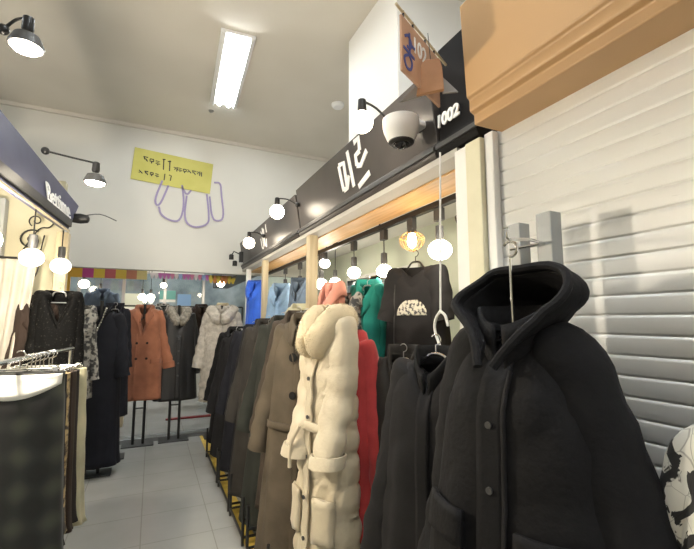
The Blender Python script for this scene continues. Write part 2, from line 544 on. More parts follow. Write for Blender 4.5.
# ------------------------------------------------------------------ garments
class Gar:
    """one hanging garment: local +x to the viewer's right when looked at from the front, front = -y, hem at z = 0"""
    def __init__(s, name, label, cat, loc, rz, m, L=1.1, sh=.21, hem=.28, dep=.085, hemdep=.13, slope=.34, neck=.07, vd=.16, vw=.10,
                 fold=.05, folds=7, seed=0, group=None, puff=0, bodyname='body', lumpy=.004, power=.9, tilt=0.0, topdep=None):
        s.__dict__.update(locals())
        s.root = thing(name, label, cat, loc, rz, group)
        s.root.rotation_euler = (tilt, 0, rz)
        s.rnd = random.Random(seed)
        s.ph = [s.rnd.uniform(0, 6.28) for _ in range(6)]

    def a(s, t):
        return s.hem + (s.sh - s.hem) * t ** s.power

    def ztop(s, x, front):
        z = s.L - s.slope * max(0, abs(x) - s.neck)
        if front:
            z -= s.vd * max(0, 1 - abs(x) / s.vw)
        return z

    def surf(s, th, t):
        c, n = math.cos(th), math.sin(th)
        a = s.a(t)
        b = s.hemdep + (s.dep - s.hemdep) * t ** .8
        if t > .84:
            b = b * math.sqrt(max(0, 1 - ((t - .84) / .16) ** 2)) + .001
        x = a * math.copysign(abs(c) ** .85, c)
        if t > .93 and abs(x) < s.neck:
            b = max(b, .052 * math.sqrt(1 - (x / s.neck) ** 2))
        y = b * math.copysign(abs(n) ** .85, n)
        z = t * s.ztop(x, n < 0)
        am = s.fold * (1 - t) ** .9
        f = 1 + am * math.sin(s.folds * th + s.ph[0] + 1.3 * math.sin(3 * t + s.ph[1])) + am * .6 * math.sin((s.folds * 1.7) * th + s.ph[2])
        x2, y2 = x * (1 + (f - 1) * .5), y * f
        k = noise.noise(Vector((x * 7 + s.ph[3], y * 9, z * 5 + s.ph[4]))) * s.lumpy * (1 if t < .9 else 0)
        if s.puff and t < .93:
            k += abs(math.sin(PI * z / s.puff)) ** .5 * .018 - .007 + .008 * noise.noise(Vector((x * 25, y * 25, z * 18))) + .007 * noise.noise(Vector((x * 55, y * 55, z * 20))) * (1.1 - abs(math.sin(PI * z / s.puff)))
        y2 += math.copysign(k, y)
        x2 += math.copysign(k, x) * abs(c)
        return (x2, y2, z)

    def body(s, nr=44, nc=64, solid=.006):
        rows = []
        for j in range(nr + 1):
            t = j / nr
            t = 1 - (1 - t) ** 1.35
            rows.append([s.surf(2 * PI * i / nc, t) for i in range(nc)])
        mb = MB().grid(rows, True)
        return mb.build(s.bodyname, s.m, s.root, solid=solid, angle=70)

    def fy(s, x, z, front=True):
        """y of the front surface at x, z"""
        t = min(1, max(0, z / s.ztop(x, front)))
        a = s.a(t)
        c = min(.999, (abs(x) / a) ** (1 / .85))
        th = math.acos(math.copysign(c, x)) if x else PI / 2
        th = -th if front else th
        return s.surf(th, t)[1]

    def patch(s, name, x0, x1, z0, z1, m, off=.008, th=.008, parent=None, nx=5, nz=8, slant=0.0, front=True):
        sg = 1 if front else -1
        rows = []
        for j in range(nz + 1):
            z = z0 + (z1 - z0) * j / nz
            rows.append([(x0 + (x1 - x0) * i / nx + slant * (z - z0), s.fy(x0 + (x1 - x0) * i / nx + slant * (z - z0), z, front) - off * sg, z) for i in range(nx + 1)])
        return MB().grid(rows).build(name, m, parent or s.root, solid=th, angle=40, bevel=0)

    def sleeves(s, m=None, length=.58, r0=.085, r1=.06, out=.05, fwd=-.02, cuff=None, cuffm=None, drop=.0, puff=0, name='sleeve', flare=1.0, outl=None, raglan=False):
        m = m or s.m
        res = []
        for sg in (-1, 1):
            xs = s.sh - .035
            xb = s.sh - r0 * .50
            ow = outl if (sg < 0 and outl is not None) else out
            zt = s.ztop(s.sh, False) - drop
            p0 = Vector((sg * (xb - r0 * .35), 0, zt + .012))
            p1 = Vector((sg * xb, 0, zt - .07))
            p2 = Vector((sg * (xb + ow * .55), fwd * .3, p1.z - length * .42))
            p3 = Vector((sg * (xb + ow), fwd, p1.z - length * .72))
            p4 = Vector((sg * (xb + .01 + ow * 1.2), fwd * 1.6, p1.z - length))
            if raglan:
                xa = xb * .50
                p0 = Vector((sg * xa, 0, s.ztop(xa, False) - r0 * .55))
                p1 = Vector((sg * (xb + .01), 0, s.ztop(xb, False) - r0 * .80))
            path = smooth_line([p0, p1, p2, p3, p4], 9)
            n = len(path)
            nc = 22
            rows = []
            sd = s.rnd.uniform(0, 50)
            for i, p in enumerate(path):
                u = i / (n - 1)
                t = (path[min(i + 1, n - 1)] - path[max(i - 1, 0)]).normalized()
                ax = Vector((0, 1, 0))
                bx = t.cross(ax).normalized()
                r = r0 + (r1 - r0) * u ** flare
                if u < .16:
                    r *= math.sqrt(max(.10, 1 - ((.16 - u) / .16) ** 2))
                row = []
                for k in range(nc):
                    a = 2 * PI * k / nc
                    w = 1 + .10 * noise.noise(Vector((math.cos(a) * 1.1 + sd, math.sin(a) * 1.1, p.z * 9))) + .05 * math.sin(p.z * 55 + 3 * math.sin(a + sd) + sd) * (.3 + u)
                    if puff:
                        w += .13 * abs(math.sin(PI * (p.z + sd) / puff)) ** .6 - .05
                    row.append(p + ax * (math.cos(a) * r * .78 * w) + bx * (math.sin(a) * r * w))
                rows.append(row)
            e = rows[-1]
            cc = sum((Vector(q) for q in e), Vector()) / nc
            rows.append([cc + (Vector(q) - cc) * .86 + Vector((0, 0, .004)) for q in e])
            rows.append([cc + (Vector(q) - cc) * .80 + Vector((0, 0, .06)) for q in e])
            o = MB().grid(rows, True, True, True).build(name, m, s.root, angle=70)
            res.append(o)
            if cuff:
                cr = []
                for zz, k in ((0, 1.05), (0, 1.13), (cuff * .5, 1.15), (cuff, 1.12), (cuff, 1.03)):
                    base = path[-1] + (path[-5] - path[-1]).normalized() * zz
                    cr.append([base + (Vector(q) - cc) * k for q in e])
                MB().grid(cr, True).build('cuff', cuffm or m, o, solid=.006, angle=60)
        return res

    def buttons(s, n, z0, z1, x=0.0, m=None, r=.011, off=.014):
        for i in range(n):
            z = z0 + (z1 - z0) * i / max(1, n - 1)
            y = s.fy(x, z) - off
            MB().lathe([(r, 0), (r, .004), (r * .8, .006), (r * .5, .004)], 14, (x, y - .002, z), 'Y').build('button', m or M['dark_grey'], s.root)

    def placket(s, z0=.02, z1=None, x=0.0, w=.03, m=None, off=.007):
        z1 = z1 if z1 is not None else s.ztop(0, True) - .01
        s.patch('placket', x - w, x + w, z0, z1, m or s.m, off, .008, nx=4, nz=24)

    def band(s, prof, name, m, a0=-205, a1=205, fd=None, wx=1.12, wy=.060, n=44, solid=.012, cy=.0, fpow=1.4):
        """collar: profile of (outward, up) swept round the neck; fd = how far the front ends drop"""
        fd = s.vd if fd is None else fd
        rows = []
        for i in range(n + 1):
            ph = R(a0 + (a1 - a0) * i / n)
            f = max(0, -math.cos(ph))
            w = s.neck * wx * (1 - .25 * f)
            x, y = w * math.sin(ph), cy + wy * math.cos(ph)
            dz = -fd * f ** fpow
            nx, ny = math.sin(ph), math.cos(ph)
            # the front ends close towards the middle
            if abs(ph) > PI:
                x = math.copysign(.004, math.sin(ph)) if False else x
            rows.append([(x + nx * o, y + ny * o * .8 - .02 * f, s.L + dz + u) for o, u in prof])
        return MB().grid(rows).build(name, m, s.root, solid=solid, angle=60)

    def stand(s, m=None, h=.05, **kw):
        return s.band([(-.004, -.03), (-.002, 0), (.004, h * .5), (.006, h)], 'collar', m or s.m, -172, 172, **kw)

    def shirt_collar(s, m=None, fall=.075, **kw):
        return s.band([(-.004, -.02), (-.002, .012), (.008, .026), (.022, .014), (.034, -fall * .5), (.042, -fall)], 'collar', m or s.m, -165, 165, **kw)

    def lapels(s, m=None, length=.26, w=.09):
        m = m or s.m
        for sg in (-1, 1):
            top = s.ztop(s.neck * .9, True)
            pts = [(.020, -length), (.055, -length * .62), (w + .02, -.105), (w + .005, -.07), (.085, -.055), (.060, -.01), (.042, -.06)]
            rows = []
            poly = []
            for x, dz in pts:
                z = s.L + dz
                y = s.fy(sg * x, min(z, s.ztop(x, True) - .012)) - .014
                poly.append((sg * x, y, z))
            o = MB().prism(poly, (0, -.012, 0)).build('lapel', m, s.root, bevel=.003)

    def fur(s, m, name='fur_collar', r=.06, fd=None, wx=1.5, wy=.085, a=180, tufts=2600, lump=.25, cz=.0, frontr=1.0, tl=.022):
        fd = s.vd if fd is None else fd
        rr = random.Random(s.seed + 7)
        pts, rad = [], []
        n = 56
        for i in range(n + 1):
            ph = R(-a + 2 * a * i / n)
            f = max(0, -math.cos(ph))
            pts.append(Vector((s.neck * wx * (1 - .30 * f) * math.sin(ph), wy * math.cos(ph) - .035 * f, s.L + cz - fd * f ** 1.5)))
            rad.append(r * (1 + (frontr - 1) * f))
        fur_tube(pts, rad, m, name, s.root, tufts, lump, rr, tl)

def fur_tube(pts, rad, m, name, parent, tufts, lump, rr, tl=.022):
    mb = MB()
    n = len(pts)
    nc = 26
    rows, nr_ = [], []
    for i, p in enumerate(pts):
        t = (pts[min(i + 1, n - 1)] - pts[max(i - 1, 0)]).normalized()
        a = t.cross(Vector((0, 0, 1)))
        if a.length < .1:
            a = t.cross(Vector((0, 1, 0)))
        a.normalize()
        b = t.cross(a)
        e = min(i, n - 1 - i)
        k = rad[i] * (1 if e >= 3 else (.45, .75, .92)[e])
        row, nn = [], []
        for j in range(nc):
            an = 2 * PI * j / nc
            d = a * math.cos(an) + b * math.sin(an)
            q = p + d * k * (1 + lump * noise.noise(p * 22 + d * 1.6))
            row.append(q)
            nn.append(d)
        rows.append(row)
        nr_.append(nn)
    mb.grid(rows, True, True, True)
    add_tufts(mb, rows, nr_, tufts, rr, tl)
    mb.build(name, m, parent, angle=180)

def add_tufts(mb, rows, norms, count, rr, tl, down=.5):
    nr, nc = len(rows), len(rows[0])
    vs, fs = [], []
    for _ in range(count):
        i, j = rr.randrange(nr - 1), rr.randrange(nc)
        u, w = rr.random(), rr.random()
        p = Vector(rows[i][j]).lerp(Vector(rows[i + 1][j]), u).lerp(Vector(rows[i][(j + 1) % nc]).lerp(Vector(rows[i + 1][(j + 1) % nc]), u), w)
        d = (Vector(norms[i][j]) + Vector((rr.uniform(-.5, .5), rr.uniform(-.5, .5), rr.uniform(-.4, .3) - down))).normalized()
        sd = d.cross(Vector((rr.uniform(-1, 1), rr.uniform(-1, 1), rr.uniform(-1, 1)))).normalized() * tl * .12
        l = tl * rr.uniform(.5, 1.1)
        q = p - Vector(norms[i][j]) * .004
        k = len(vs)
        vs += [q - sd, q + sd, q + d * l * .6 + sd * .5, q + d * l]
        fs += [(k, k + 1, k + 2), (k, k + 2, k + 3)]
    mb.add(vs, fs)

def hanger(label, loc, rz, m=None, w=.19, drop=.075, hook=.075, bar=True, group='coat hangers on the racks', r=.0035, name='hanger'):
    """loc: middle of the shoulder bar's apex; the hook rises above it"""
    m = m or M['steel']
    t = thing(name, label, 'hanger', loc, rz, group)
    pts = [(0, 0, -.004), (0, 0, hook * .45)]
    hr = .020
    for k in range(11):
        a = R(-90 + 235 * k / 10)
        pts.append((hr * math.cos(a) * 1.0, 0, hook * .45 + hr + hr * math.sin(a)))
    MB().tube(pts, r * .75, 8).build('hook', m, t)
    arm = smooth_line([(-w, 0, -drop), (-w * .5, 0, -drop * .52), (-.03, 0, -.006), (0, 0, 0), (.03, 0, -.006), (w * .5, 0, -drop * .52), (w, 0, -drop)], 4)
    MB().tube(arm, r * 1.5, 8).build('shoulder_bar', m, t)
    if bar:
        MB().tube([(-w, 0, -drop), (w, 0, -drop)], r, 8).build('trouser_bar', m, t)
    return t

# ================================================================== SETTING
FL = 1.10
struct('floor', MB().box(-6, 7, -3, 14, -.05, 0), M['floor'])
struct('ceiling', MB().box(-6, 7, -3, 14, 4.0, 4.08), M['ceiling'])
struct('wall_back', MB().box(-6, 7, 5.8, 5.92, 2.10, 4.0), M['wall'])
struct('trim_1', MB().box(-6, 7, 5.765, 5.8, 3.955, 4.0), M['ceiling'])
struct('wall_pillar', MB().box(1.51, 2.6, 2.34, 3.16, 2.42, 4.0), M['white'], bevel=.006)
# right shop shell
struct('wall_right', MB().box(2.30, 2.38, 1.28, 14, 0, 2.42), M['pale_green'])
struct('wall_partition', MB().box(1.16, 2.30, 1.20, 1.28, 0, 2.42), M['cream'])
struct('ceiling_shop', MB().box(1.42, 2.30, 1.28, 5.7, 2.34, 2.42), M['white'])
# soffit and lintel under the sign boards
struct('trim_2', MB().box(1.10, 1.20, 1.27, 5.72, 2.13, 2.16), M['soffit'])
struct('trim_3', MB().box(1.20, 1.40, 1.27, 5.72, 2.12, 2.17), M['wood_warm'])
# posts
for k, (x0, x1, y0, y1, mm) in enumerate(((1.10, 1.17, 3.02, 3.10, 'wood_pale'), (1.10, 1.16, 4.52, 4.60, 'wood_pale'), (1.10, 1.16, 5.42, 5.48, 'white'),
                                          (1.08, 1.18, 1.12, 1.20, 'cream_post'), (1.09, 1.16, 1.20, 1.275, 'white'))):
    struct('trim_%d' % (k + 4), MB().box(x0, x1, y0, y1, 0, 2.14), M[mm], bevel=.004)
struct('trim_9', MB().box(-6, 1.0, 5.84, 5.98, 0, .012), M['steel'], bevel=.003)
struct('trim_10', MB().box(-6, 1.0, 5.70, 5.84, 0, .004), M['dark_grey'])
struct('trim_11', MB().box(.615, .70, 2.2, 5.68, 0, .003), M['tape'])

# ================================================================== RIGHT SIGN BOARDS
def board(name, label, y0, y1, zb, zt, m, lean=.05, back=1.42, group='dark sign boards over the right hand shops'):
    """fascia box along the corridor; its top leans out"""
    t = thing(name, label, 'sign', (1.10, (y0 + y1) / 2, zb), 0, group)
    L2 = (y1 - y0) / 2
    prof = [(.30, 0), (0, 0), (-.012, .02), (-.012, .065), (.006, .072), (.006 - lean, zt - zb), (.30, zt - zb)]
    MB().prism([(x, -L2, z) for x, z in prof], (0, 2 * L2, 0)).build('panel', m, t, bevel=.004)
    MB().box(-.020, -.006, -L2, L2, .030, .052).build('light_strip', M['dark_grey'], t, bevel=.002)
    return t, lean, L2

def board_frame(t, y, z, lean, h):
    # plane of the board's face: right = -y, up = leaning z
    up = Vector((-lean, 0, h - .072))
    return frame((.006 - lean * (z - .072) / (h - .072) - .001, y, z), (0, -1, 0), up)

b1, ln, L2 = board('sign_board', 'long charcoal sign board with two white brushed Korean syllables', 1.40, 3.26, 2.16, 2.56, M['sign_grey'])
S = .0048   # px -> m for the brushed letters
fr = board_frame(b1, 2.20 - 2.33, .225, ln, .40)
mi = [[(-.150, .085), (-.130, -.09)], [(-.150, .085), (-.09, .080), (-.085, -.085)], [(-.125, -.088), (-.082, -.086), (-.05, -.02)],
      [(-.035, .13), (-.012, -.105)]]
rv = [[(.045, .145), (.095, .150), (.092, .075)], [(.092, .075), (.045, .065), (.045, .005)], [(.045, .005), (.085, -.012), (.155, .045)], [(.035, -.125), (.155, -.085)]]
strokes('lettering', [[(x * 1.25, y) for x, y in l] for l in mi + rv], .034, M['letter'], b1, fr)
b2, ln, L2 = board('sign_board', 'farther charcoal sign board with thin white script and a lamp glare', 3.29, 5.74, 2.165, 2.53, M['sign_grey'])
fr = board_frame(b2, 4.45 - 4.515, .20, ln, .37)
strokes('lettering', [smooth_line([(-.14, .02), (-.13, -.08), (-.07, -.09), (-.06, .04), (-.10, .09)], 5), [(-.02, .12), (-.01, -.09)],
                      smooth_line([(.03, .10), (.02, -.05), (.06, -.10), (.09, -.02)], 5), [(.13, .13), (.13, .04)]], .018, M['letter'], b2, fr)
# near end box (black)
b3, ln, L3 = board('sign_board', 'black end box of the sign beside the ochre shutter panel with small white lettering', 1.14, 1.385, 2.16, 2.66, M['sign_black'], lean=.0)
for v_ in kids(b3)[0].data.vertices:
    if v_.co.y < 0 and v_.co.z > .3:
        v_.co.z -= .13
text_obj('lettering', '1002', .075, M['letter'], b3, frame((-.001, .055, .155), (0, -1, 0), (0, 0, 1)) @ Matrix.Translation((0, 0, .003)), .003, .003)

# far boards past the cross wall
t = thing('sign_board', 'dark sign board far beyond the white cross wall', 'sign', (1.10, 7.4, 2.12))
MB().box(0, .3, -1.4, 1.4, 0, .36).build('panel', M['sign_grey'], t, bevel=.004)

# ================================================================== SHUTTER
sh = thing('roller_shutter', 'closed silver metal roller shutter behind the black hooded parka', 'shutter', (1.13, 0, 0))
pitch_z = .0525
prof = []
z = 0.0
while z < 2.14:
    prof += [(.000, z + .003), (-.0008, z + .012), (-.0012, z + .024), (-.0009, z + .038), (.000, z + .0455), (.006, z + .0462), (.006, z + .0508), (.000, z + .0516)]
    z += pitch_z
rows = [[(x, y, zz) for x, zz in prof] for y in (-2.0, 1.095)]
MB().grid(rows).build('slat_curtain', M['shutter'], sh, solid=.003, angle=28)
MB().box(-.030, .04, 1.075, 1.118, 0, 2.15).build('guide_rail', M['white_metal'], sh, bevel=.004)
MB().box(-.02, .035, -2.0, 1.075, 0, .05).build('bottom_bar', M['steel'], sh, bevel=.004)
# slot holes along the joints
hb = MB()
for k in range(12, 41):
    zz = k * pitch_z - .0005
    for j in range(0, 90):
        y = -.05 + j * .0125
        hb.box(-.0012, .0008, y, y + .006, zz + .0005, zz + .0036)
hb.build('slot_holes', M['black_metal'], sh)
# ochre housing
hs = thing('shutter_housing', 'ochre brown boxed housing above the silver roller shutter', 'shutter housing', (.98, 1.06, 2.14))
MB().prism([(.20, 0, 0), (.02, 0, 0), (.02, 0, .035), (.0, 0, .045), (.0, 0, .085), (-.012, 0, .095), (-.03, 0, .44), (.20, 0, .44)], (0, -3.0, 0)).build('panel', M['brown_box'], hs, bevel=.004)

# ================================================================== LAMPS
def arm_lamp(label, base, head, r=.045, m=None, style='globe', group='arm spot lamps on the sign boards', elbow=None):
    """wall bracket, thin arm and lamp; base and head are world points"""
    base, head = Vector(base), Vector(head)
    t = thing('arm_lamp', label, 'lamp', base, 0, group)
    h = head - base
    d = Vector((h.x, h.y, 0)).normalized()
    MB().sphere((0, 0, 0), .022, 14, 8).build('bracket', M['black_metal'], t)
    top = h + Vector((0, 0, r + .055))
    MB().tube(smooth_line([(0, 0, 0), Vector(elbow) if elbow else top * .5 + Vector((0, 0, .02)), top], 5), .006, 8).build('arm', M['black_metal'], t)
    MB().lathe([(.012, .075), (.020, .07), (.022, .02), (.018, .012)], 16, h + Vector((0, 0, r - .012))).build('socket', M['black_metal'], t)
    if style == 'globe':
        MB().sphere(h, r, 20, 12).build('bulb', m or M['bulb'], t)
    else:
        s = MB().lathe([(.02, .055), (.045, .05), (r, .01), (r, 0), (r - .006, 0), (.035, .04)], 24, h + Vector((0, 0, -.01))).build('shade', M['dark_grey'], t)
        MB().lathe([(.004, .025), (r * .80, .022), (r * .92, .004), (r * .75, -.012), (r * .3, -.018)], 20, h + Vector((0, 0, -.006))).build('lens', m or M['spot'], t)
    return t

arm_lamp('white globe arm lamp beside the security camera on the right sign', (1.06, 1.72, 2.46), (.88, 1.69, 2.415), .054)
arm_lamp('glowing arm lamp above the joint of the two charcoal sign boards', (1.06, 3.22, 2.42), (.90, 3.27, 2.355), .060)
arm_lamp('farther glowing arm lamp over the script sign, above the blue garment', (1.06, 4.40, 2.38), (.90, 4.36, 2.28), .060)
for (y, z, lb) in ((5.45, 2.38, 'unlit black spot fixture at the far end of the right sign boards'),):
    t = thing('spot_fixture', lb, 'lamp', (1.05, y, z - .16))
    MB().box(-.05, .0, -.03, .03, 0, .14).build('housing', M['black_metal'], t, bevel=.006)
    MB().tube([(-.02, 0, .10), (-.12, 0, .14), (-.14, 0, .10)], .008, 8).build('arm', M['black_metal'], t)
    MB().lathe([(.03, .0), (.03, .06), (.018, .07)], 14, (-.15, 0, .03)).build('head', M['black_metal'], t)
    MB().lathe([(.03, .0), (.03, .06), (.018, .07)], 14, (-.10, .02, -.05)).build('lower_head', M['black_metal'], t)

# ---- security camera
t = thing('security_camera', 'white dome security camera with black lens ring below the rust sign', 'security camera', (1.055, 1.50, 2.30))
cm = MB()
MB().lathe([(.082, .06), (.082, .02), (.078, .0), (.066, -.03), (.058, -.045)], 32, (-.075, 0, 0)).build('dome_housing', M['white_metal'], t)
MB().lathe([(.058, -.04), (.058, -.052), (.044, -.060), (.030, -.052)], 28, (-.075, 0, 0)).build('ring', M['black_metal'], t)
MB().sphere((-.075, 0, -.045), .036, 20, 12).build('lens_dome', mat('lens_black', (.01, .01, .012), .08), t)
MB().box(-.06, .06, -.04, .04, .03, .062).build('mount', M['white_metal'], t, bevel=.01)

# ---- rust hanging sign on a rod + paper ornament
t = thing('hanging_sign', 'small rust coloured sign with white numerals hanging from a slanted rod', 'sign', (1.0, 1.25, 2.30))
d = Vector((-.883, -.469, 0))
nrm = Vector((-.469, .883, 0))
fr = frame(d * .155 + Vector((0, 0, .105)) - nrm * .0, -d, (0, 0, 1))
MB().box(-.155, .155, -.105, .100, -.004, .004).build('board', M['sign_orange'], t).data.transform(fr)
MB().tube([d * .34 + Vector((0, 0, .225)), d * -.08 + Vector((0, 0, .225))], .005, 10).build('rod', M['wood_pale'], t)
for k in (.04, .12, .22, .29):
    MB().tube([d * k + Vector((0, 0, .202)), d * k + Vector((0, 0, .231))], .004, 8).build('clip', M['black_metal'], t)
text_obj('numerals', '102', .085, M['letter'], t, fr @ Matrix.Translation((-.02, .035, .005)), .001, .001, sx=.9)
strokes('dash', [[(.085, .01), (.11, .008)]], .010, M['letter'], t, fr @ Matrix.Translation((0, .012, .0045)), .002)
strokes('blue_mark', [smooth_line([(-.135, .03), (-.11, .045), (-.09, .03), (-.095, .005), (-.12, .0)], 4), [(-.145, -.015), (-.065, -.02)], [(-.10, .06), (-.10, -.02)],
                      smooth_line([(-.105, -.025), (-.085, -.045), (-.095, -.075), (-.125, -.080), (-.14, -.05), (-.105, -.025)], 4), [(-.085, .02), (-.06, .02)]],
        .010, M['blue_ink'], t, fr @ Matrix.Translation((.0, 0, .0045)), .002)
t = thing('paper_ornament', 'folded brown paper ornament hanging under the rust sign', 'ornament', (.885, 1.165, 2.275))
fr = frame((0, 0, 0), (.81, -.58, 0), (0, 0, 1))
def lp(pts, z=0):
    return [fr @ Vector((x, y, z)) for x, y in pts]
nv = (fr.to_3x3() @ Vector((0, 0, .018)))
MB().prism(lp([(-.045, .0), (.055, .012), (.050, .10), (.040, .135), (-.012, .135), (-.025, .12)]), nv).build('panel', M['rust'], t, bevel=.003)
MB().prism(lp([(-.105, -.012), (-.03, .0), (-.032, .055)], -.004), nv * .5).build('shadow_wing', M['shadow_grey'], t)  # wings carry the ornament's grey shadow pieces as plain colour
MB().prism(lp([(.105, .005), (.05, .005), (.045, .075)], -.004), nv * .5).build('shadow_wing', M['shadow_grey'], t)
MB().tube([fr @ Vector((.01, .13, .006)), Vector((.0, -.003, .25))], .0015, 6).build('thread', M['ink'], t)

# ---- pendants inside the right shop
tr = thing('light_track', 'black ceiling light track with the pendant lamps of the right shop', 'light track', (1.44, 3.4, 2.09))
MB().box(-.02, .02, -2.1, 2.2, 0, .035).build('rail', M['black_metal'], tr, bevel=.003)
for y in (-1.9, -.9, .1, 1.1, 2.0):
    MB().tube([(0, y, .03), (0, y, .26)], .006, 8).build('hanger_rod', M['black_metal'], tr)

def pendant(label, x, y, z, top, r=.062, m=None, group='globe pendant lamps', adapter=True):
    t = thing('pendant_lamp', label, 'lamp', (x, y, z), 0, group)
    zt = top - z
    if adapter:
        MB().box(-.018, .018, -.03, .03, zt - .075, zt).build('track_adapter', M['dark_grey'], t, bevel=.004)
    MB().tube([(0, 0, r + .06), (0, 0, zt - .01)], .004, 8).build('cord', M['black_metal'], t)
    MB().lathe([(.010, .085), (.022, .08), (.024, .02), (.020, .0)], 16, (0, 0, r - .008)).build('socket', M['dark_grey'], t)
    MB().sphere((0, 0, 0), r, 22, 14, (1, 1, .86)).build('bulb', m or M['bulb_soft'], t)
    return t

for (px, y, z, r, lb) in ((1.45, 1.84, 1.848, .066, 'largest globe pendant, in front of the tee, right of the amber lamp'),
                          (1.45, 2.46, 1.797, .053, 'globe pendant just left of the black printed tee'),
                          (1.45, 2.936, 1.835, .053, 'globe pendant above the teal garment, right of the pale post'),
                          (1.45, 3.56, 1.99, .05, 'upper globe pendant close beside the pale wooden post'),
                          (1.50, 3.62, 1.80, .058, 'lower globe pendant beside the pale wooden post'),
                          (1.45, 4.28, 1.81, .06, 'globe pendant seen through the far bay left of the pale post'),
                          (1.47, 4.80, 1.82, .06, 'farthest globe pendant of the right shop'),
                          (1.75, 4.0, 1.86, .06, 'globe pendant deep inside the far bay')):
    if px < 1.7:
        pendant(lb, px if abs(px - 1.5) > .04 else 1.44, y, z, 2.09, r)
    else:
        pendant(lb, px, y, z, 2.34, r)

t = thing('pendant_lamp', 'amber filament lamp in a round wire cage above the tee', 'lamp', (1.44, 2.10, 1.972))
MB().box(-.018, .018, -.03, .03, .045, .118).build('track_adapter', M['dark_grey'], t, bevel=.004)
MB().lathe([(.012, .075), (.026, .07), (.030, .03), (.03, .02)], 16, (0, 0, .0)).build('socket', M['dark_grey'], t)
MB().lathe([(.012, .03), (.024, .01), (.030, -.03), (.022, -.06), (.006, -.075)], 16).build('bulb', M['bulb_orange'], t)
cg = MB()
for k in range(8):
    a = 2 * PI * k / 8
    cg.tube(smooth_line([(.03 * math.cos(a), .03 * math.sin(a), .03), (.075 * math.cos(a), .075 * math.sin(a), -.005), (.062 * math.cos(a), .062 * math.sin(a), -.06), (.01 * math.cos(a), .01 * math.sin(a), -.09)], 4), .0025, 6)
cg.tube([(.076 * math.cos(2 * PI * k / 24), .076 * math.sin(2 * PI * k / 24), -.01) for k in range(25)], .003, 6)
cg.build('cage', M['wood_warm'], t)

t = thing('spot_fixture', 'black barrel spotlight with white lit face beside the cream post', 'lamp', (1.47, 1.66, 1.96))
MB().tube([(0, 0, .05), (0, 0, .16)], .006, 8).build('rod', M['black_metal'], t)
ax = Vector((-.45, .75, -.35)).normalized()
mm_ = frame((0, 0, 0), ax.cross(Vector((0, 0, 1))), (0, 0, 1))
o = MB().lathe([(.02, .10), (.052, .095), (.066, .0), (.060, -.02), (.055, .0)], 22).build('barrel', M['dark_grey'], t)
q = Vector((0, 0, -1)).rotation_difference(ax).to_matrix().to_4x4()
o.data.transform(q)
o = MB().lathe([(.004, -.012), (.054, -.006), (.054, .0), (.004, .002)], 22).build('lens', M['bulb_soft'], t)
o.data.transform(q)
MB().box(-.018, .018, -.03, .03, .10, .15).build('track_adapter', M['dark_grey'], t, bevel=.004)

# ---- ceiling fixtures
def fixture(label, x, y, rz=R(-2.8)):
    t = thing('ceiling_light', label, 'ceiling light', (x, y, 3.925), rz, 'fluorescent ceiling lights')
    MB().prism([(-.15, -.64, .075), (-.15, -.64, .045), (-.115, -.64, .010), (-.11, -.64, .010), (-.11, -.64, .045), (.11, -.64, .045), (.11, -.64, .010), (.115, -.64, .010), (.15, -.64, .045), (.15, -.64, .075)],
               (0, 1.28, 0)).build('reflector', M['reflector'], t)
    for sx in (-.052, .052):
        MB().tube([(sx, -.60, .024), (sx, .60, .024)], .019, 12).build('tube', M['tube'], t)
    return t
fixture('twin tube fluorescent light on the beige ceiling before the back wall', .605, 4.10)
# unseen copies of the fixture, added to light the hall
for x, y in ((.5, .9), (.4, -1.6), (-3.4, 2.4), (.6, 8.2), (-1.6, 8.2), (3.6, 8.2)):
    fixture('unseen fluorescent light added to light the hall', x, y)
t = tag(MB().lathe([(.075, .0), (.075, -.02), (.055, -.045), (.02, -.05)], 24, (1.865, 4.2, 4.0)).build('smoke_detector', M['reflector']), 'round smoke detector on the ceiling beside the white pillar', 'smoke detector')
t = tag(MB().lathe([(.03, .0), (.03, -.01), (.01, -.03)], 16, (.53, 5.0, 4.0)).build('sprinkler_head', M['steel']), 'tiny sprinkler head on the ceiling beyond the fluorescent light', 'sprinkler')

# ================================================================== BACK WALL SIGN
t = thing('wall_poster', 'yellow paper sign with two lines of black handwriting taped to the white wall', 'sign', (.165, 5.795, 3.22))
fr = frame((0, -.004, .225), (1, 0, -.07), (0, 0, 1))
MB().box(-.49, .49, -.215, .215, -.003, .003).build('paper', M['paper_yellow'], t).data.transform(fr)
ln1 = []
def glyph(x, y, k, s):
    g = {0: [[(-.4, .4), (.4, .4)], [(-.3, .4), (-.1, -.1)], [(.0, .1), (.4, -.4)]],
         1: [[(-.4, .3), (.1, .3), (-.2, -.2)], [(.3, .5), (.3, -.5)], [(.3, .0), (.5, .0)]],
         2: [[(-.4, .3), (.3, .3), (-.4, -.2), (.4, -.2)], [(0, -.2), (0, -.5)]],
         3: [[(-.3, .5), (-.2, -.5)]],
         4: [[(-.3, .35), (.3, .35), (.3, -.1)], [(-.3, .35), (-.3, -.1), (.3, -.1)], [(.0, -.1), (0, -.5)]],
         5: [[(-.4, .4), (0, .1), (-.4, -.2)], [(0, .1), (.4, -.3)]]}[k]
    return [[(x + a * s, y + b * s) for a, b in l] for l in g]
for i, k in enumerate((0, 4, 2)):
    ln1 += glyph(-.35 + i * .075, .085 - i * .008, k, .07)
ln1 += [[(-.135, .135), (-.125, -.01)], [(-.15, .13), (-.115, .135)], [(-.06, .135), (-.05, -.01)], [(-.085, .115), (-.045, .125)]]
for i, k in enumerate((1, 2, 4, 5, 0, 1, 3)):
    ln1 += glyph(.02 + i * .058, .035 + .004 * (i % 2), k, .062)
for i, k in enumerate((5, 0, 4, 2)):
    ln1 += glyph(-.385 + i * .065, -.10, k, .055)
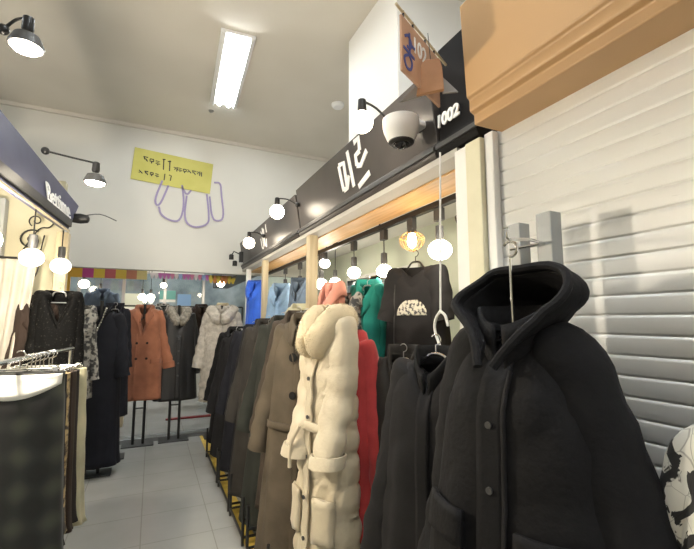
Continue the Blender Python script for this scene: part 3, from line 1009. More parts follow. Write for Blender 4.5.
ln1 += [[(-.10, -.06), (-.10, -.15)], [(-.05, -.065), (-.02, -.07), (-.025, -.14)]]
strokes('handwriting', ln1, .013, M['ink'], t, fr @ Matrix.Translation((0, 0, .004)), .002)
t = thing('wall_drawing', 'purple outlined jacket drawing on the white wall under the yellow sign', 'drawing', (.33, 5.79, 2.72))
fr = frame((0, 0, 0), (1, 0, 0), (0, 0, 1))
P = lambda px, py: ((px - 185) * .0128, (226 - py) * .0137)
draw = [[(162, 184), (155, 205), (160, 211), (168, 188)], [(160, 210), (162, 218), (172, 223), (181, 222), (184, 205), (181, 186)],
        [(181, 188), (186, 196), (190, 190)], [(186, 196), (184, 221), (194, 228), (209, 223), (209, 212), (206, 192)], [(209, 194), (212, 216), (218, 219), (225, 215), (221, 190), (220, 178), (213, 179)]]
def chaikin(l, n=2):
    for _ in range(n):
        q = [l[0]]
        for a_, b_ in zip(l, l[1:]):
            q += [(a_[0] * .75 + b_[0] * .25, a_[1] * .75 + b_[1] * .25), (a_[0] * .25 + b_[0] * .75, a_[1] * .25 + b_[1] * .75)]
        l = q + [l[-1]]
    return l
strokes('outline', [chaikin([P(*p) for p in l]) for l in draw], .024, M['purple'], t, fr, .006)

# ================================================================== LEFT SHOP
def lv(x, y, z):
    return Vector((x, y, z))
t = thing('sign_board', 'navy blue sign board with white Latin lettering on the left shop', 'sign', (-.66, 2.41, 2.1))
A0, A1 = lv(-.66, 2.41, 2.10), lv(-.57, 3.45, 2.10)
B0, B1 = lv(-.705, 2.44, 2.46), lv(-.585, 3.90, 2.385)
da, db = (A1 - A0), (B1 - B0)
A00, B00 = A0 - da * 1.1, B0 - db * .85
o = t.location.copy()
def rel(p):
    return tuple(p - o)
bk = lv(-.05, .005, 0)
m_ = MB()
q = [A00, A1, B1, B00]
m_.add([rel(p) for p in q] + [rel(p + bk) for p in q], [(0, 1, 2, 3), (7, 6, 5, 4), (0, 4, 5, 1), (1, 5, 6, 2), (2, 6, 7, 3), (3, 7, 4, 0)])
m_.build('panel', M['navy'], t, bevel=.006)
# dark lower lip and light strip
up = (B1 - A1).normalized()
m_ = MB()
off = lv(.012, 0, 0)
for (z0, z1, mname, nm, w) in ((0.02, .075, 'black_metal', 'lower_lip', .014), (-.018, -.002, 'wood_pale', 'edge_strip', .004)):
    mb = MB()
    a, b = A00 + lv(0, 0, z0), A1 + lv(0, .01, z0)
    c, e = A1 + lv(0, .03, z1), A00 + lv(0, 0, z1)
    mb.prism([rel(p) for p in (a, b, c, e)], (w, 0, 0))
    mb.build(nm, M[mname], t)
fr = frame(rel(A0.lerp(A1, .72).lerp(B0.lerp(B1, .63), .44) + lv(.008, 0, 0)), da, up)
text_obj('lettering', 'Bettime', .19, M['letter'], t, fr, .003, .001, sx=.85, shear=.1)
# end wall and front of left shop
struct('wall_left', MB().prism([(-.64, 3.62, 0), (-2.6, 3.78, 0), (-2.6, 3.88, 0), (-.64, 3.72, 0)], (0, 0, 2.5)), M['cream'])
struct('wall_left_shop', MB().box(-2.7, -2.6, -1.5, 3.8, 0, 2.5), M['cream'])
struct('ceiling_left_shop', MB().prism([(-.98, 3.60, 2.5), (-2.6, 3.74, 2.5), (-2.6, .3, 2.5), (-1.25, .3, 2.5)], (0, 0, .06)), M['white'])
struct('trim_12', MB().box(-.66, -.585, 3.56, 3.64, 0, 2.10), M['wood_pale'], bevel=.004)
struct('trim_13', MB().box(-1.02, -.96, 3.52, 3.60, 0, 2.30), M['grey_post'], bevel=.004)

def curtain(label, x0, x1, y, z0, z1, amp, nf, pinch, seed):
    rows = []
    rr = random.Random(seed)
    ph = rr.uniform(0, 6)
    n = 90
    for j in range(31):
        tz = j / 30
        row = []
        for i in range(n + 1):
            u = i / n
            k = 1 - pinch * (1 - tz) ** 1.5
            xm = x0 + (x1 - x0) * .15
            x = xm + (x0 + (x1 - x0) * u - xm) * k
            row.append((x, y + amp * math.sin(nf * 2 * PI * u + ph + .8 * math.sin(2 * tz)) * (.6 + .4 * (1 - tz)) + .01 * math.sin(17 * u + 5 * tz), z0 + (z1 - z0) * tz))
        rows.append(row)
    t = thing('curtain', label, 'curtain', (0, 0, 0))
    MB().grid(rows).build('cloth', M['curtain'], t, solid=.006, angle=80)
    MB().tube([(x0 - .03, y, z1 + .01), (x1 + .03, y, z1 + .01)], .008, 8).build('rod', M['black_metal'], t)
    return t
curtain('gathered white fitting room curtain left of the brown jacket', -1.25, -.735, 3.40, .80, 1.86, .022, 9, .25, 3)
sw = MB()
def spiral(cx, cz, r0, turns, a0, sg=1, n=30):
    return [(cx + r0 * (1 - k / n * .8) * math.cos(a0 + sg * turns * 2 * PI * k / n), 3.535, cz + r0 * (1 - k / n * .8) * math.sin(a0 + sg * turns * 2 * PI * k / n)) for k in range(n + 1)]
sw.tube(spiral(-.80, 2.02, .075, 1.4, R(60)), .006, 6)
sw.tube(spiral(-.78, 2.16, .045, 1.2, R(-120), -1), .005, 6)
sw.tube(smooth_line([(-.84, 3.535, 1.95), (-.76, 3.535, 2.1), (-.70, 3.535, 2.12), (-.66, 3.535, 2.18)], 5), .005, 6)
sw.tube(smooth_line([(-.725, 3.535, 2.06), (-.74, 3.535, 1.95), (-.75, 3.535, 1.80), (-.80, 3.535, 1.70), (-.84, 3.535, 1.74)], 5), .005, 6)
tag(sw.build('scroll_ironwork', M['black_metal'], None), 'curly wrought iron scroll on the cream wall above the curtain', 'ironwork')

pendant('nearer globe pendant under the navy sign board', -.64, 2.87, 1.81, 2.12, .060, M['bulb_left'], adapter=False)
pendant('globe pendant at the left picture edge under the navy sign board', -.69, 2.29, 1.81, 2.12, .066, M['bulb_key'], adapter=False)
pendant('farther globe pendant under the end of the navy sign board', -.60, 3.45, 1.835, 2.10, .062, M['bulb_left'], adapter=False)
arm_lamp('arm spot lamp reaching out from the navy sign board', (-.60, 2.78, 2.42), (-.36, 2.88, 2.305), .062, None, 'shade', elbow=(.12, .05, 0.0))
arm_lamp('large arm spot lamp at the top left corner of the view', (-.60, 1.98, 2.62), (-.515, 1.955, 2.56), .062, None, 'shade')
t = thing('spot_fixture', 'unlit black spot at the end of the navy sign with a trailing wire', 'lamp', (-.54, 3.70, 2.20))
MB().lathe([(.035, -.06), (.04, .0), (.03, .05), (.012, .06)], 16, (0, 0, .04), 'X').build('head', M['black_metal'], t)
MB().tube(smooth_line([(0, .05, .07), (.12, .05, .10), (.24, .06, .06)], 4), .004, 6).build('wire', M['dark_grey'], t)

# ================================================================== RIGHT ROW OF COATS
def coat(label, x, y, ztop, rz, m, L=1.15, sh=.195, hem=.27, collar='lapel', cm=None, sl=.60, out=.04, seed=0, nb=0, name='coat', vd=.17, group='coats on the right hand racks', hang=True, hl=None, sr=.08, **kw):
    kw.setdefault('slope', .48)
    g = Gar(name, label, name.replace('_', ' '), (x, y, ztop - L), rz, m, L=L, sh=sh, hem=hem, seed=seed, vd=vd, group=group, **kw)
    g.body()
    if sl:
        g.sleeves(length=sl, out=out, r0=sr, r1=sr * .75)
    if collar == 'lapel':
        g.shirt_collar(cm, fd=vd * .55)
        g.lapels(cm, length=vd + .10)
        g.placket(z1=L - vd - .06, w=.02)
    elif collar == 'shirt':
        g.shirt_collar(cm)
        g.placket()
    elif collar == 'stand':
        g.stand(cm)
        g.placket()
    if nb:
        g.buttons(nb, L * .35, L - vd - .06, .012)
    if hang and hl:
        hanger(hl, (x, y, ztop - .02), rz, w=sh - .04)
    return g

RX = .88
row = [
    # label, x, y, top, rotation, material, length, collar, seed, buttons, hem half width
    ('first black coat at the far end of the right racks', .84, 4.62, 1.36, -46, 'black', 1.20, 'lapel', 11, 0, .27),
    ('black coat with wide sleeve second from the far end of the right racks', .80, 4.16, 1.32, -50, 'black2', 1.16, 'shirt', 12, 3, .27),
    ('navy black coat beside the charcoal coats on the right racks', .84, 3.76, 1.39, -48, 'navyc', 1.24, 'lapel', 13, 0, .29),
    ('dark coat with sagging collar between the navy black and charcoal coats', .86, 3.46, 1.42, -52, 'black2', 1.18, 'stand', 14, 0, .28),
    ('brownish charcoal long coat before the green tinged one', .83, 3.20, 1.44, -50, 'char', 1.29, 'lapel', 15, 2, .30),
    ('dark brown short coat tucked behind the green tinged coat', .88, 2.98, 1.46, -54, 'brown', 1.12, 'shirt', 16, 3, .27),
    ('green tinged charcoal long coat with hem near the floor', .84, 2.78, 1.46, -52, 'greengrey', 1.35, 'lapel', 17, 0, .31),
    ('brown coat half hidden behind the olive coat', .87, 2.58, 1.49, -56, 'brown', 1.22, 'shirt', 18, 2, .28),
]
for lb, x, y, zt, rz, m, L, cl, sd, nb, hem in row:
    coat(lb, x, y, zt, R(rz), M[m], L=L, collar=cl, seed=sd, nb=nb, hem=hem + .02, out=.12, sl=.64, hl='wire hanger of the ' + ' '.join(lb.split()[:11]))
g = coat('olive brown wool coat with large dark button beside the cream puffer', .84, 2.34, 1.47, R(-52), M['olive'], L=1.36, sh=.20, hem=.32, out=.13, sl=.66, seed=19, collar='lapel', hl='grey wire hanger inside the olive brown coat')
g.buttons(1, 1.13, 1.13, -.03, M['black'], r=.026, off=.02)
g.buttons(1, .92, .92, -.02, M['black'], r=.022, off=.02)
g.patch('belt', -.23, .23, .72, .76, M['olive'], .014, .012, nx=14, nz=2)

# cream puffer
g = Gar('puffer_coat', 'long cream quilted puffer coat with big cream fur collar', 'coat', (.85, 2.03, .11), R(-76), M['cream_puff'], L=1.36, sh=.165, hem=.20, dep=.085, hemdep=.12, slope=.45, seed=21, puff=.14, fold=.03, vd=.20)
g.body(nr=140, nc=110)
g.sleeves(length=.58, r0=.10, r1=.078, out=.03, outl=-.03, fwd=-.08, puff=.14, cuff=.05, cuffm=M['cream_puff'])
g.placket(w=.022, off=.022)
g.buttons(5, .30, 1.05, .0, M['dark_grey'], r=.010, off=.034)
g.patch('pocket', .06, .17, .30, .50, M['cream_puff'], .022, .02, nx=4, nz=6)
g.patch('pocket', -.17, -.06, .30, .50, M['cream_puff'], .022, .02, nx=4, nz=6)
g.fur(M['cream_fur'], r=.083, wx=1.25, wy=.062, fd=.14, tufts=9000, cz=-.015, lump=.06, frontr=.98, tl=.016)
g.patch('belt', -.17, .17, .80, .84, M['cream_puff'], .026, .016, nx=14, nz=2)
MB().tube(smooth_line([(-.02, -.16, .82), (-.05, -.19, .74), (-.06, -.19, .62)], 5), .010, 8).build('tie', M['cream_puff'], g.root)
hanger('pale hanger hook above the cream puffer coat', (.85, 2.03, 1.46), R(-76), w=.15, m=M['steel'])

# red coat, darker red skirt below
coat('red wool coat between the cream puffer and the black jackets', 0.98, 2.05, 1.37, R(-62), M['red'], L=.98, sh=.15, hem=.19, sr=.07, collar='shirt', seed=23, sl=.66, out=.08, hl='grey wire hanger inside the red coat')
g = Gar('skirt', 'dark red skirt hanging under the red coat', 'skirt', (1.03, 2.03, .10), R(-62), M['darkred'], L=.72, sh=.13, hem=.18, dep=.07, hemdep=.09, slope=0, neck=.3, vd=0, seed=24)
g.body()
# teal garment
coat('teal green knit coat hanging behind the red coat', 1.37, 2.56, 1.72, R(-66), M['teal'], L=1.05, sh=.13, hem=.17, sr=.06, collar='shirt', seed=25, sl=.60, out=.02, hl='grey wire hanger inside the teal coat', group=None)
# black printed tee facing the corridor
g = Gar('tee_shirt', 'long black tee with a pale domed print hanging in the right shop', 'tee shirt', (1.52, 2.18, .94), R(-62), M['tee'], L=.86, sh=.185, hem=.25, dep=.05, hemdep=.10, vd=.08, vw=.11, neck=.10, slope=.22, seed=26, fold=.06)
g.body()
g.sleeves(length=.26, r0=.075, r1=.075, out=.03)
rows = []
for j in range(9):
    w = .105 * math.sqrt(max(0, 1 - (j / 8.6) ** 2))
    z = .545 + .095 * j / 8
    rows.append([(w * (i / 8 * 2 - 1), g.fy(w * (i / 8 * 2 - 1), z) - .006, z) for i in range(9)])
MB().grid(rows).build('print', M['print'], g.root, solid=.002)
g.patch('seam', -.13, -.122, .05, .80, M['dark_grey'], .006, .003, nx=1, nz=12)
hanger('black wire hanger holding the printed tee', (1.52, 2.18, 1.83), R(-62), M['black_metal'], w=.13, drop=.09, bar=False, r=.004)
# dark jacket with white tag
g = coat('dark grey jacket with small white tag below the printed tee', 1.17, 1.80, 1.28, R(-62), M['char'], L=.90, sh=.16, hem=.22, sr=.07, collar='stand', seed=27, hl='chrome hanger above the dark grey jacket', name='jacket', group=None)
g.patch('tag', -.035, -.005, .745, .79, M['label'], .018, .002, nx=1, nz=1)
# other garments deeper in the far bays
coat('bright blue garment deep in the far right bay', 1.14, 5.1, 1.93, R(-40), M['bluec'], L=.85, sh=.08, hem=.10, sr=.045, collar='shirt', seed=31, sl=.5, out=.0, group='garments hung inside the right shop')
coat('pale blue garment hung inside the right shop bay', 1.27, 4.40, 1.84, R(-40), M['skyc'], L=.75, sh=.12, hem=.15, sr=.055, collar='shirt', seed=32, sl=.5, group='garments hung inside the right shop')
coat('slate blue garment hung beside the pale wooden post', 1.32, 3.92, 1.84, R(-45), M['slate'], L=.85, sh=.08, hem=.12, sr=.045, collar='stand', seed=33, sl=.5, group='garments hung inside the right shop')
coat('coral pink garment slung high behind the cream fur collar', 1.14, 2.66, 1.70, R(-80), M['pinkc'], L=.70, sh=.07, hem=.10, sr=.035, collar='shirt', seed=34, sl=.45, out=.0, group=None)
coat('grey patterned blouse behind the coral pink garment', 1.24, 2.60, 1.62, R(-70), M['floral_dark'], L=.70, sh=.09, hem=.12, sr=.045, collar='shirt', seed=35, sl=.45, group=None)
coat('beige garment hung against the pale green wall far inside', 1.9, 4.9, 1.75, R(-40), M['beige'], L=.8, sh=.18, hem=.22, collar='lapel', seed=36, sl=.5, group='garments hung inside the right shop')
coat('dark grey green garment hung farthest inside the right shop', 1.62, 5.0, 1.72, R(-40), M['greengrey'], L=.8, sh=.18, hem=.22, collar='lapel', seed=37, sl=.5, group='garments hung inside the right shop')
coat('beige furry garment glimpsed above the dark coats', 1.08, 3.12, 1.56, R(-50), M['khaki'], L=.7, sh=.12, hem=.16, collar='shirt', seed=38, sl=.45, group=None)
# tall mirror
t = thing('wall_mirror', 'tall wall mirror behind the blue garments in the right shop', 'mirror', (2.27, 4.0, .4))
MB().box(-.01, .02, -.8, .8, 0, 1.6).build('frame', M['white'], t, bevel=.004)
MB().box(-.016, -.008, -.76, .76, .04, 1.56).build('mirror_pane', M['mirror'], t)

# racks
def rack(label, y0, y1, z=1.57, x=.88):
    t = thing('clothes_rack', label, 'clothes rack', (x, (y0 + y1) / 2, 0), 0, 'black clothes racks along the yellow tape')
    h = (y1 - y0) / 2
    MB().tube([(0, -h, z), (0, h, z)], .012, 10).build('rail', M['black_metal'], t)
    for sg in (-1, 1):
        MB().tube([(0, sg * h, .16), (0, sg * h, z)], .012, 10).build('upright', M['black_metal'], t)
        f = MB()
        f.tube([(-.28, sg * h, 0.0), (-.28, sg * h, .30)], .010, 8)
        f.tube([(.22, sg * h, 0.0), (.22, sg * h, .30)], .010, 8)
        for zz in (.05, .16):
            f.tube([(-.28, sg * h, zz), (.22, sg * h, zz)], .009, 8)
        f.build('foot_frame', M['black_metal'], t)
    MB().tube([(-.28, -h, .05), (-.28, h, .05)], .009, 8).build('lower_bar', M['black_metal'], t)
rack('black rack with ladder feet holding the farthest black coats', 4.02, 4.80, 1.36)
rack('black rack with ladder feet under the navy black coat', 3.40, 3.92, 1.41)
rack('black rack with ladder feet under the charcoal coats', 2.86, 3.32, 1.46)
rack('black rack with feet hidden behind the cream puffer', 2.22, 2.72, 1.50)

# ================================================================== NEAR BLACK JACKET AND PARKA
g = Gar('jacket', 'black padded jacket hung on a long hook left of the hooded parka', 'jacket', (.985, 1.29, .35), R(-66), M['black2'], L=.96, sh=.165, hem=.28, slope=.5, dep=.10, hemdep=.14, seed=41, vd=.10, fold=.05, lumpy=.010)
g.body(nr=60)
g.sleeves(length=.78, r0=.09, r1=.08, out=.12, fwd=-.02)
g.stand(h=.045, m=M['black'])
g.placket(w=.025)
hanger('chrome hanger in the black padded jacket on the long hook', (.985, 1.29, 1.325), R(-66), M['chrome'], w=.16, group=None, r=.004)
t = thing('hook_rod', 'long thin white rod with a twisted hook hanging from the right sign', 'hook', (1.05, 1.34, 1.46))
MB().tube([(0, 0, .02), (.02, 0, .70)], .004, 8).build('rod', M['white_metal'], t)
MB().tube(smooth_line([(0, 0, .03), (-.0, .03, .0), (-.0, .04, -.04), (0, .02, -.09), (0, -.005, -.13)], 6), .0055, 8).build('hook', M['white_metal'], t)
MB().tube(smooth_line([(0, 0, .03), (0, -.03, .01), (0, -.045, -.03)], 6), .0055, 8).build('hook_arm', M['white_metal'], t)

# grey posts stand behind the parka
t = thing('garment_stand', 'grey stand with two square posts behind the hooded parka', 'stand', (1.005, .848, 0))
MB().box(-.022, .022, .022, .066, .03, 1.745).build('post', M['grey_post'], t, bevel=.003)
MB().box(-.022, .022, -.086, -.036, .03, 1.755).build('post', M['grey_post'], t, bevel=.003)
MB().tube([(-.03, -.05, 1.665), (-.03, .05, 1.665)], .005, 8).build('hook_bar', M['chrome'], t)
MB().tube(smooth_line([(-.02, -.061, 1.665), (-.10, -.075, 1.668), (-.182, -.086, 1.660), (-.190, -.088, 1.685)], 4), .0045, 8).build('hook', M['chrome'], t)
MB().box(-.035, .05, -.25, .25, 0, .03).build('base', M['grey_post'], t, bevel=.004)

PX, PY, PZ = .835, .762, 1.415
L = 1.10
g = Gar('hooded_parka', 'large black hooded parka hanging in front of the silver shutter', 'coat', (PX, PY, PZ - L), R(-78), M['parka'], L=L, sh=.160, hem=.395, dep=.115, hemdep=.17, slope=.85, neck=.085, vd=.05, vw=.10, seed=43, fold=.045, folds=6, lumpy=.012)
g.body(nr=70, nc=96, solid=.008)
g.sleeves(length=.74, r0=.092, r1=.100, out=.20, fwd=-.01, outl=.12, raglan=True)
g.placket(z1=L - .06, w=.034, off=.009)
g.stand(h=.075)
g.patch('placket_edge', .030, .040, .05, L - .08, M['black2'], .013, .006, nx=2, nz=24)
g.buttons(6, .20, .90, .0, M['dark_grey'], r=.008, off=.017)
# flap pockets
for sg in (-1, 1):
    x0, x1 = sorted((sg * .07, sg * .19))
    g.patch('pocket', x0, x1, .49, .67, M['parka'], .012, .012, nx=6, nz=8)
    f = g.patch('pocket_flap', x0 - .006, x1 + .006, .62, .70, M['parka'], .024, .013, nx=6, nz=5)
# yoke seam and stitched panel
# hood: slouched shell opening to the front
def hood():
    rows = []
    nu, nv = 22, 40
    for i in range(nu + 1):
        u = i / nu            # 0 = front rim, 1 = back
        row = []
        for j in range(nv + 1):
            v = j / nv * 2 - 1   # -1 left neck, 0 top, 1 right neck
            ph = v * R(158)
            # arch half width and height shrink to the rear, rear top corner droops
            sx = .138 - .01 * u ** 2
            hz = .172 - .015 * u ** 1.5
            sn, cs = math.sin(ph), math.cos(ph)
            x = sx * math.copysign(abs(sn) ** .8, sn)
            top = .5 * (1 + cs / 1.0)
            z = .005 + hz * (top ** .75) - .07 * top * u
            yb = .10 + .055 * top           # back depth, longer at the crown
            yf = -.105 + .135 * top        # front rim
            y = yf + (yb - yf) * u
            close = math.sqrt(max(0.0, 1 - (max(0, u - .25) / .75) ** 2.6))
            x *= close
            # front ends meet under the chin
            ch = max(0, abs(v) - .72) / .28
            if u < .4:
                x *= 1 - .75 * ch * (1 - u / .4)
                z -= .085 * ch ** 1.2 * (1 - u / .4)
                y -= .035 * ch
            # slouch wrinkles
            w = noise.noise(Vector((x * 13 + 4, y * 13, z * 13))) * .016 + .006 * math.sin(28 * y + 6 * v)
            x += w * math.copysign(1, sn if abs(sn) > .05 else 1) * min(1, abs(sn) * 3)
            z += w * .6 * top
            # crown sags behind the hook
            z -= .004 * math.exp(-(v / .16) ** 2) * (1 - u)
            if v > 0:
                x += .06 * math.sin(PI * min(1, v * 1.5)) * u * (1 - u) * 2
            row.append((x, y, L - .005 + z))
        rows.append(row)
    hd = MB().grid(rows).build('hood', M['parka'], g.root, solid=.014, angle=80)
    # lining shell slightly inside
    rows2 = [[(p[0] * .93, p[1] + .006, L + (p[2] - L) * .95 - .002) for p in r] for r in rows[1:]]
    MB().grid(rows2).build('lining', M['parka_in'], hd, solid=.004, angle=80)
    # rolled rim binding
    MB().tube([(p[0] * 1.01, p[1] - .004, p[2]) for p in rows[0]], .011, 8).build('rim', M['parka'], hd)
    return hd
hd = hood()
# neck label, pale inner facing, ruched drawcord cluster at the throat
MB().box(-.035, .035, .080, .084, L + .025, L + .06).build('neck_label', M['black'], g.root)
MB().box(-.016, .016, .077, .080, L + .038, L + .050).build('label_print', M['label'], g.root)
rr = random.Random(5)
rf = MB()
pts = [Vector((.0, -.135, L - .20)), Vector((-.012, -.150, L - .15)), Vector((-.020, -.150, L - .10)), Vector((-.026, -.140, L - .05))]
hanger('black hanger with a chrome hook inside the hooded parka', (PX - .012, PY, PZ + .0), R(-78), M['chrome'], w=.16, drop=.10, hook=.44, group=None, r=.005)

# white floral coat at the lower right edge
g = Gar('quilted_coat', 'white quilted coat with black flowers at the lower right edge', 'coat', (.95, .300, .15), R(-88), M['floral'], L=1.10, sh=.16, hem=.27, dep=.09, hemdep=.14, slope=.6, seed=45, vd=.1, fold=.03)
g.body(nr=70)
g.sleeves(length=.55, r0=.06, r1=.07, out=.13, raglan=True)
g.stand(h=.05)
g.placket(w=.02, off=.02)

# ================================================================== COATS BY THE CROSS WALL
def stand(label, x, y, h, legs=True):
    t = thing('coat_stand', label, 'stand', (x, y, 0), 0, 'black display stands by the cross aisle')
    MB().box(-.17, .17, -.11, .11, 0, .012).build('base_plate', M['black_metal'], t, bevel=.004)
    for sx in (-.055, .055):
        MB().tube([(sx, 0, .01), (sx, 0, h - .14)], .016, 12).build('pole', M['black_metal'], t)
    MB().tube([(-.055, 0, .42), (.055, 0, .42)], .009, 8).build('brace', M['black_metal'], t)
    MB().tube([(-.055, 0, h - .15), (0, 0, h - .10), (.055, 0, h - .15)], .014, 10).build('yoke', M['black_metal'], t)
    MB().tube([(0, 0, h - .12), (0, 0, h + .05)], .016, 10).build('neck_pole', M['black_metal'], t)
    return t
stand('black two legged stand under the terracotta coat', -.085, 5.60, 1.60)
g = Gar('coat', 'terracotta double breasted wool coat on a two legged stand', 'coat', (-.085, 5.60, .53), R(-6), M['rustcoat'], L=1.09, sh=.19, hem=.265, dep=.11, hemdep=.15, slope=.50, seed=51, vd=.26, vw=.085, fold=.05, folds=6)
g.body()
g.sleeves(length=.60, out=.12, cuff=.07, cuffm=M['rustcoat'], r0=.08, r1=.065)
g.shirt_collar(M['rustcoat_d'], fd=.13)
g.lapels(M['rustcoat_d'], length=.34, w=.10)
g.placket(z1=.78, w=.012, x=-.06)
for bx in (-.05, .06):
    g.buttons(2, .48, .66, bx, M['darkbrown'], r=.014)
for sg in (-1, 1):
    g.patch('pocket_flap', *sorted((sg * .10, sg * .21)), .42, .47, M['rustcoat_d'], .012, .01)
stand('black two legged stand under the black leather coat', .305, 5.64, 1.60)
g = Gar('coat', 'long black leather coat with grey fur collar on a stand', 'coat', (.305, 5.64, .49), R(4), M['leather'], L=1.09, sh=.18, hem=.25, slope=.5, dep=.11, hemdep=.15, seed=52, vd=.16, vw=.08, fold=.06, folds=8)
g.body()
g.sleeves(length=.66, out=.10, r0=.08, r1=.062)
g.placket(z1=.78)
g.buttons(4, .30, .74, 0, M['dark_grey'], r=.012)
g.fur(M['grey_fur'], r=.052, wx=1.45, wy=.085, fd=.15, tufts=2600, cz=.0)
stand('black stand under the pale grey fur coat', .82, 5.58, 1.60)
g = Gar('fur_coat', 'pale grey fur coat with round fur collar near the far racks', 'coat', (.82, 5.52, .46), R(-14), M['pale_fur'], L=1.12, sh=.20, hem=.24, dep=.12, hemdep=.15, seed=53, vd=.12, puff=.14, fold=.02)
g.body(nr=60)
g.sleeves(length=.60, out=.08, r0=.085, r1=.08, puff=.14)
g.fur(M['pale_fur'], r=.070, wx=1.9, wy=.10, fd=.12, tufts=3000, cz=.0)
g.placket(w=.015, off=.02)
rr = random.Random(9)
mb = MB()
rows = [[g.surf(2 * PI * i / 40, j / 30 * .9) for i in range(40)] for j in range(31)]
norms = [[Vector((math.cos(2 * PI * i / 40), math.sin(2 * PI * i / 40), 0)) for i in range(40)] for j in range(31)]
add_tufts(mb, rows, norms, 4500, rr, .03, .8)
mb.build('fur', M['pale_fur'], g.root)
# black long dress with necklaces
t = stand('black stand under the long black dress', -.455, 4.72, 1.60)
g = Gar('dress', 'long black dress with silver chains beside the terracotta coat', 'dress', (-.455, 4.70, .10), R(-8), M['navyc'], L=1.46, sh=.185, hem=.235, dep=.10, hemdep=.15, slope=.5, seed=54, vd=.10, fold=.05, folds=8, power=.55)
g.body()
g.sleeves(length=.52, out=.05, r0=.085, r1=.08)
g.stand(h=.04)
for lb, pth in (('long silver chain hanging straight down the black dress', [(-.03, -.10, 1.46), (-.045, -.145, 1.30), (-.045, -.155, 1.12), (-.043, -.160, .98)]),
                ('silver chain slanting across the front of the black dress', [(.07, -.09, 1.47), (.03, -.14, 1.36), (-.01, -.150, 1.22), (-.02, -.158, 1.05)])):
    n_ = MB()
    pth = [(x_, g.fy(x_, min(z_, 1.34)) - .016 if z_ < 1.40 else y_ - .03, z_) for x_, y_, z_ in pth]
    pp = smooth_line(pth, 10)
    n_.tube([g.root.location + Matrix.Rotation(R(-8), 3, 'Z') @ Vector(p) for p in pp], .007, 6)
    for p in pp[::2]:
        n_.sphere(g.root.location + Matrix.Rotation(R(-8), 3, 'Z') @ Vector(p), .011, 8, 6)
    tag(n_.build('necklace', M['chrome']), lb, 'necklace')
stand('black stand under the slate black jacket', -.37, 5.20, 1.58)
coat('slate black jacket hung right behind the long black dress', -.37, 5.15, 1.60, R(-4), M['navyc'], L=1.15, sh=.13, hem=.17, sr=.055, collar='stand', seed=55, sl=.55, group=None, hl='grey wire hanger above the slate black jacket', name='jacket')

# ================================================================== LEFT RACK OF SKIRTS
t = thing('clothes_rack', 'chrome rail of skirts standing at the lower left', 'clothes rack', (-.505, 2.72, 0))
dl = Vector((.09, .78, 0)).normalized()
MB().tube([dl * -.62 + Vector((0, 0, 1.275)), dl * .45 + Vector((0, 0, 1.275))], .012, 10).build('rail', M['chrome'], t)
for k in (-.60, .43):
    MB().tube([dl * k + Vector((0, 0, 0.02)), dl * k + Vector((0, 0, 1.275))], .012, 10).build('upright', M['chrome'], t)
    p_ = Vector((dl.y, -dl.x, 0))
    MB().tube([dl * k + p_ * .2 + Vector((0, 0, .015)), dl * k - p_ * .2 + Vector((0, 0, .015))], .014, 10).build('foot', M['chrome'], t)

def skirt(label, k, m, L, w=.165, hem=.20, seed=0, wb=None, dep=.04, z1=1.19, folds=9, fold=.05, first=False):
    p = Vector((-.505, 2.72, 0)) + dl * k
    rz = R(-8)
    g = Gar('skirt', label, 'skirt', (p.x, p.y, z1 - L), rz, m, L=L, sh=w, hem=hem, dep=dep, hemdep=dep * 1.6, slope=0, neck=w + .1, vd=0, vw=w, seed=seed, fold=fold, folds=folds, group='skirts on the chrome rail', bodyname='skirt_body', power=.45)
    g.body(nr=40)
    if first:
        # pale elastic inside of the back waist
        rows = [[(x_, g.dep * .55 - .012, L - .10 + dz + .03 * (1 - (x_ / w) ** 2)) for x_ in [w * .95 * (i / 12 * 2 - 1) for i in range(13)]] for dz in (0, .03, .06, .09, .10)]
    h = thing('skirt_hanger', 'clip hanger of the ' + label.split(' on the ')[0], 'hanger', (p.x, p.y, z1 + .012), rz, 'clip hangers on the skirt rail')
    pts = [(0, 0, 0), (0, 0, .045)] + [(.02 * math.cos(R(-90 + 23 * i)), 0, .065 + .02 * math.sin(R(-90 + 23 * i))) for i in range(11)]
    MB().tube(pts, .003, 8).build('hook', M['chrome'], h)
    MB().tube([(-w * .9, 0, 0), (w * .9, 0, 0)], .004, 8).build('bar', M['chrome'], h)
    for sx in (-.8, .8):
        MB().box(w * sx - .012, w * sx + .012, -.010, .010, -.030, .012).build('clip', M['chrome'], h, bevel=.003)
    return g
g = skirt('dark green plaid skirt with pale waistband nearest on the chrome rail', -.33, M['plaid'], 1.0, .180, .255, 61, first=True, dep=.075, z1=1.215, folds=5, fold=.06)
rows = []
for j in range(5):
    row = []
    for i in range(21):
        x = -.178 + .356 * i / 20
        lo = .885 + .060 * (x / .178) ** 2
        zz = lo + (.992 - lo) * j / 4
        row.append((x, g.fy(x, zz) - .005, zz))
    rows.append(row)
MB().grid(rows).build('waistband', M['white_cloth'], g.root, solid=.006)
skirt('near black skirt directly behind the plaid skirt', -.24, M['black2'], .80, seed=62)
skirt('gold brown patterned skirt third from the plaid skirt', -.19, M['brownpat'], .76, seed=63)
skirt('black skirt between the two brown skirts on the chrome rail', -.14, M['darkbrown'], .78, seed=64)
skirt('reddish brown skirt before the pale skirt on the chrome rail', -.08, M['brown'], .80, seed=65)
skirt('grey skirt tucked before the pale khaki skirt', -.03, M['char'], .78, seed=66)
skirt('pale khaki skirt showing its edge toward the floor', .05, M['khaki'], .82, seed=67, hem=.225, w=.18)
skirt('glossy gold patterned skirt at the far end of the chrome rail', .10, M['brownpat'], .55, seed=68, hem=.165, w=.16)
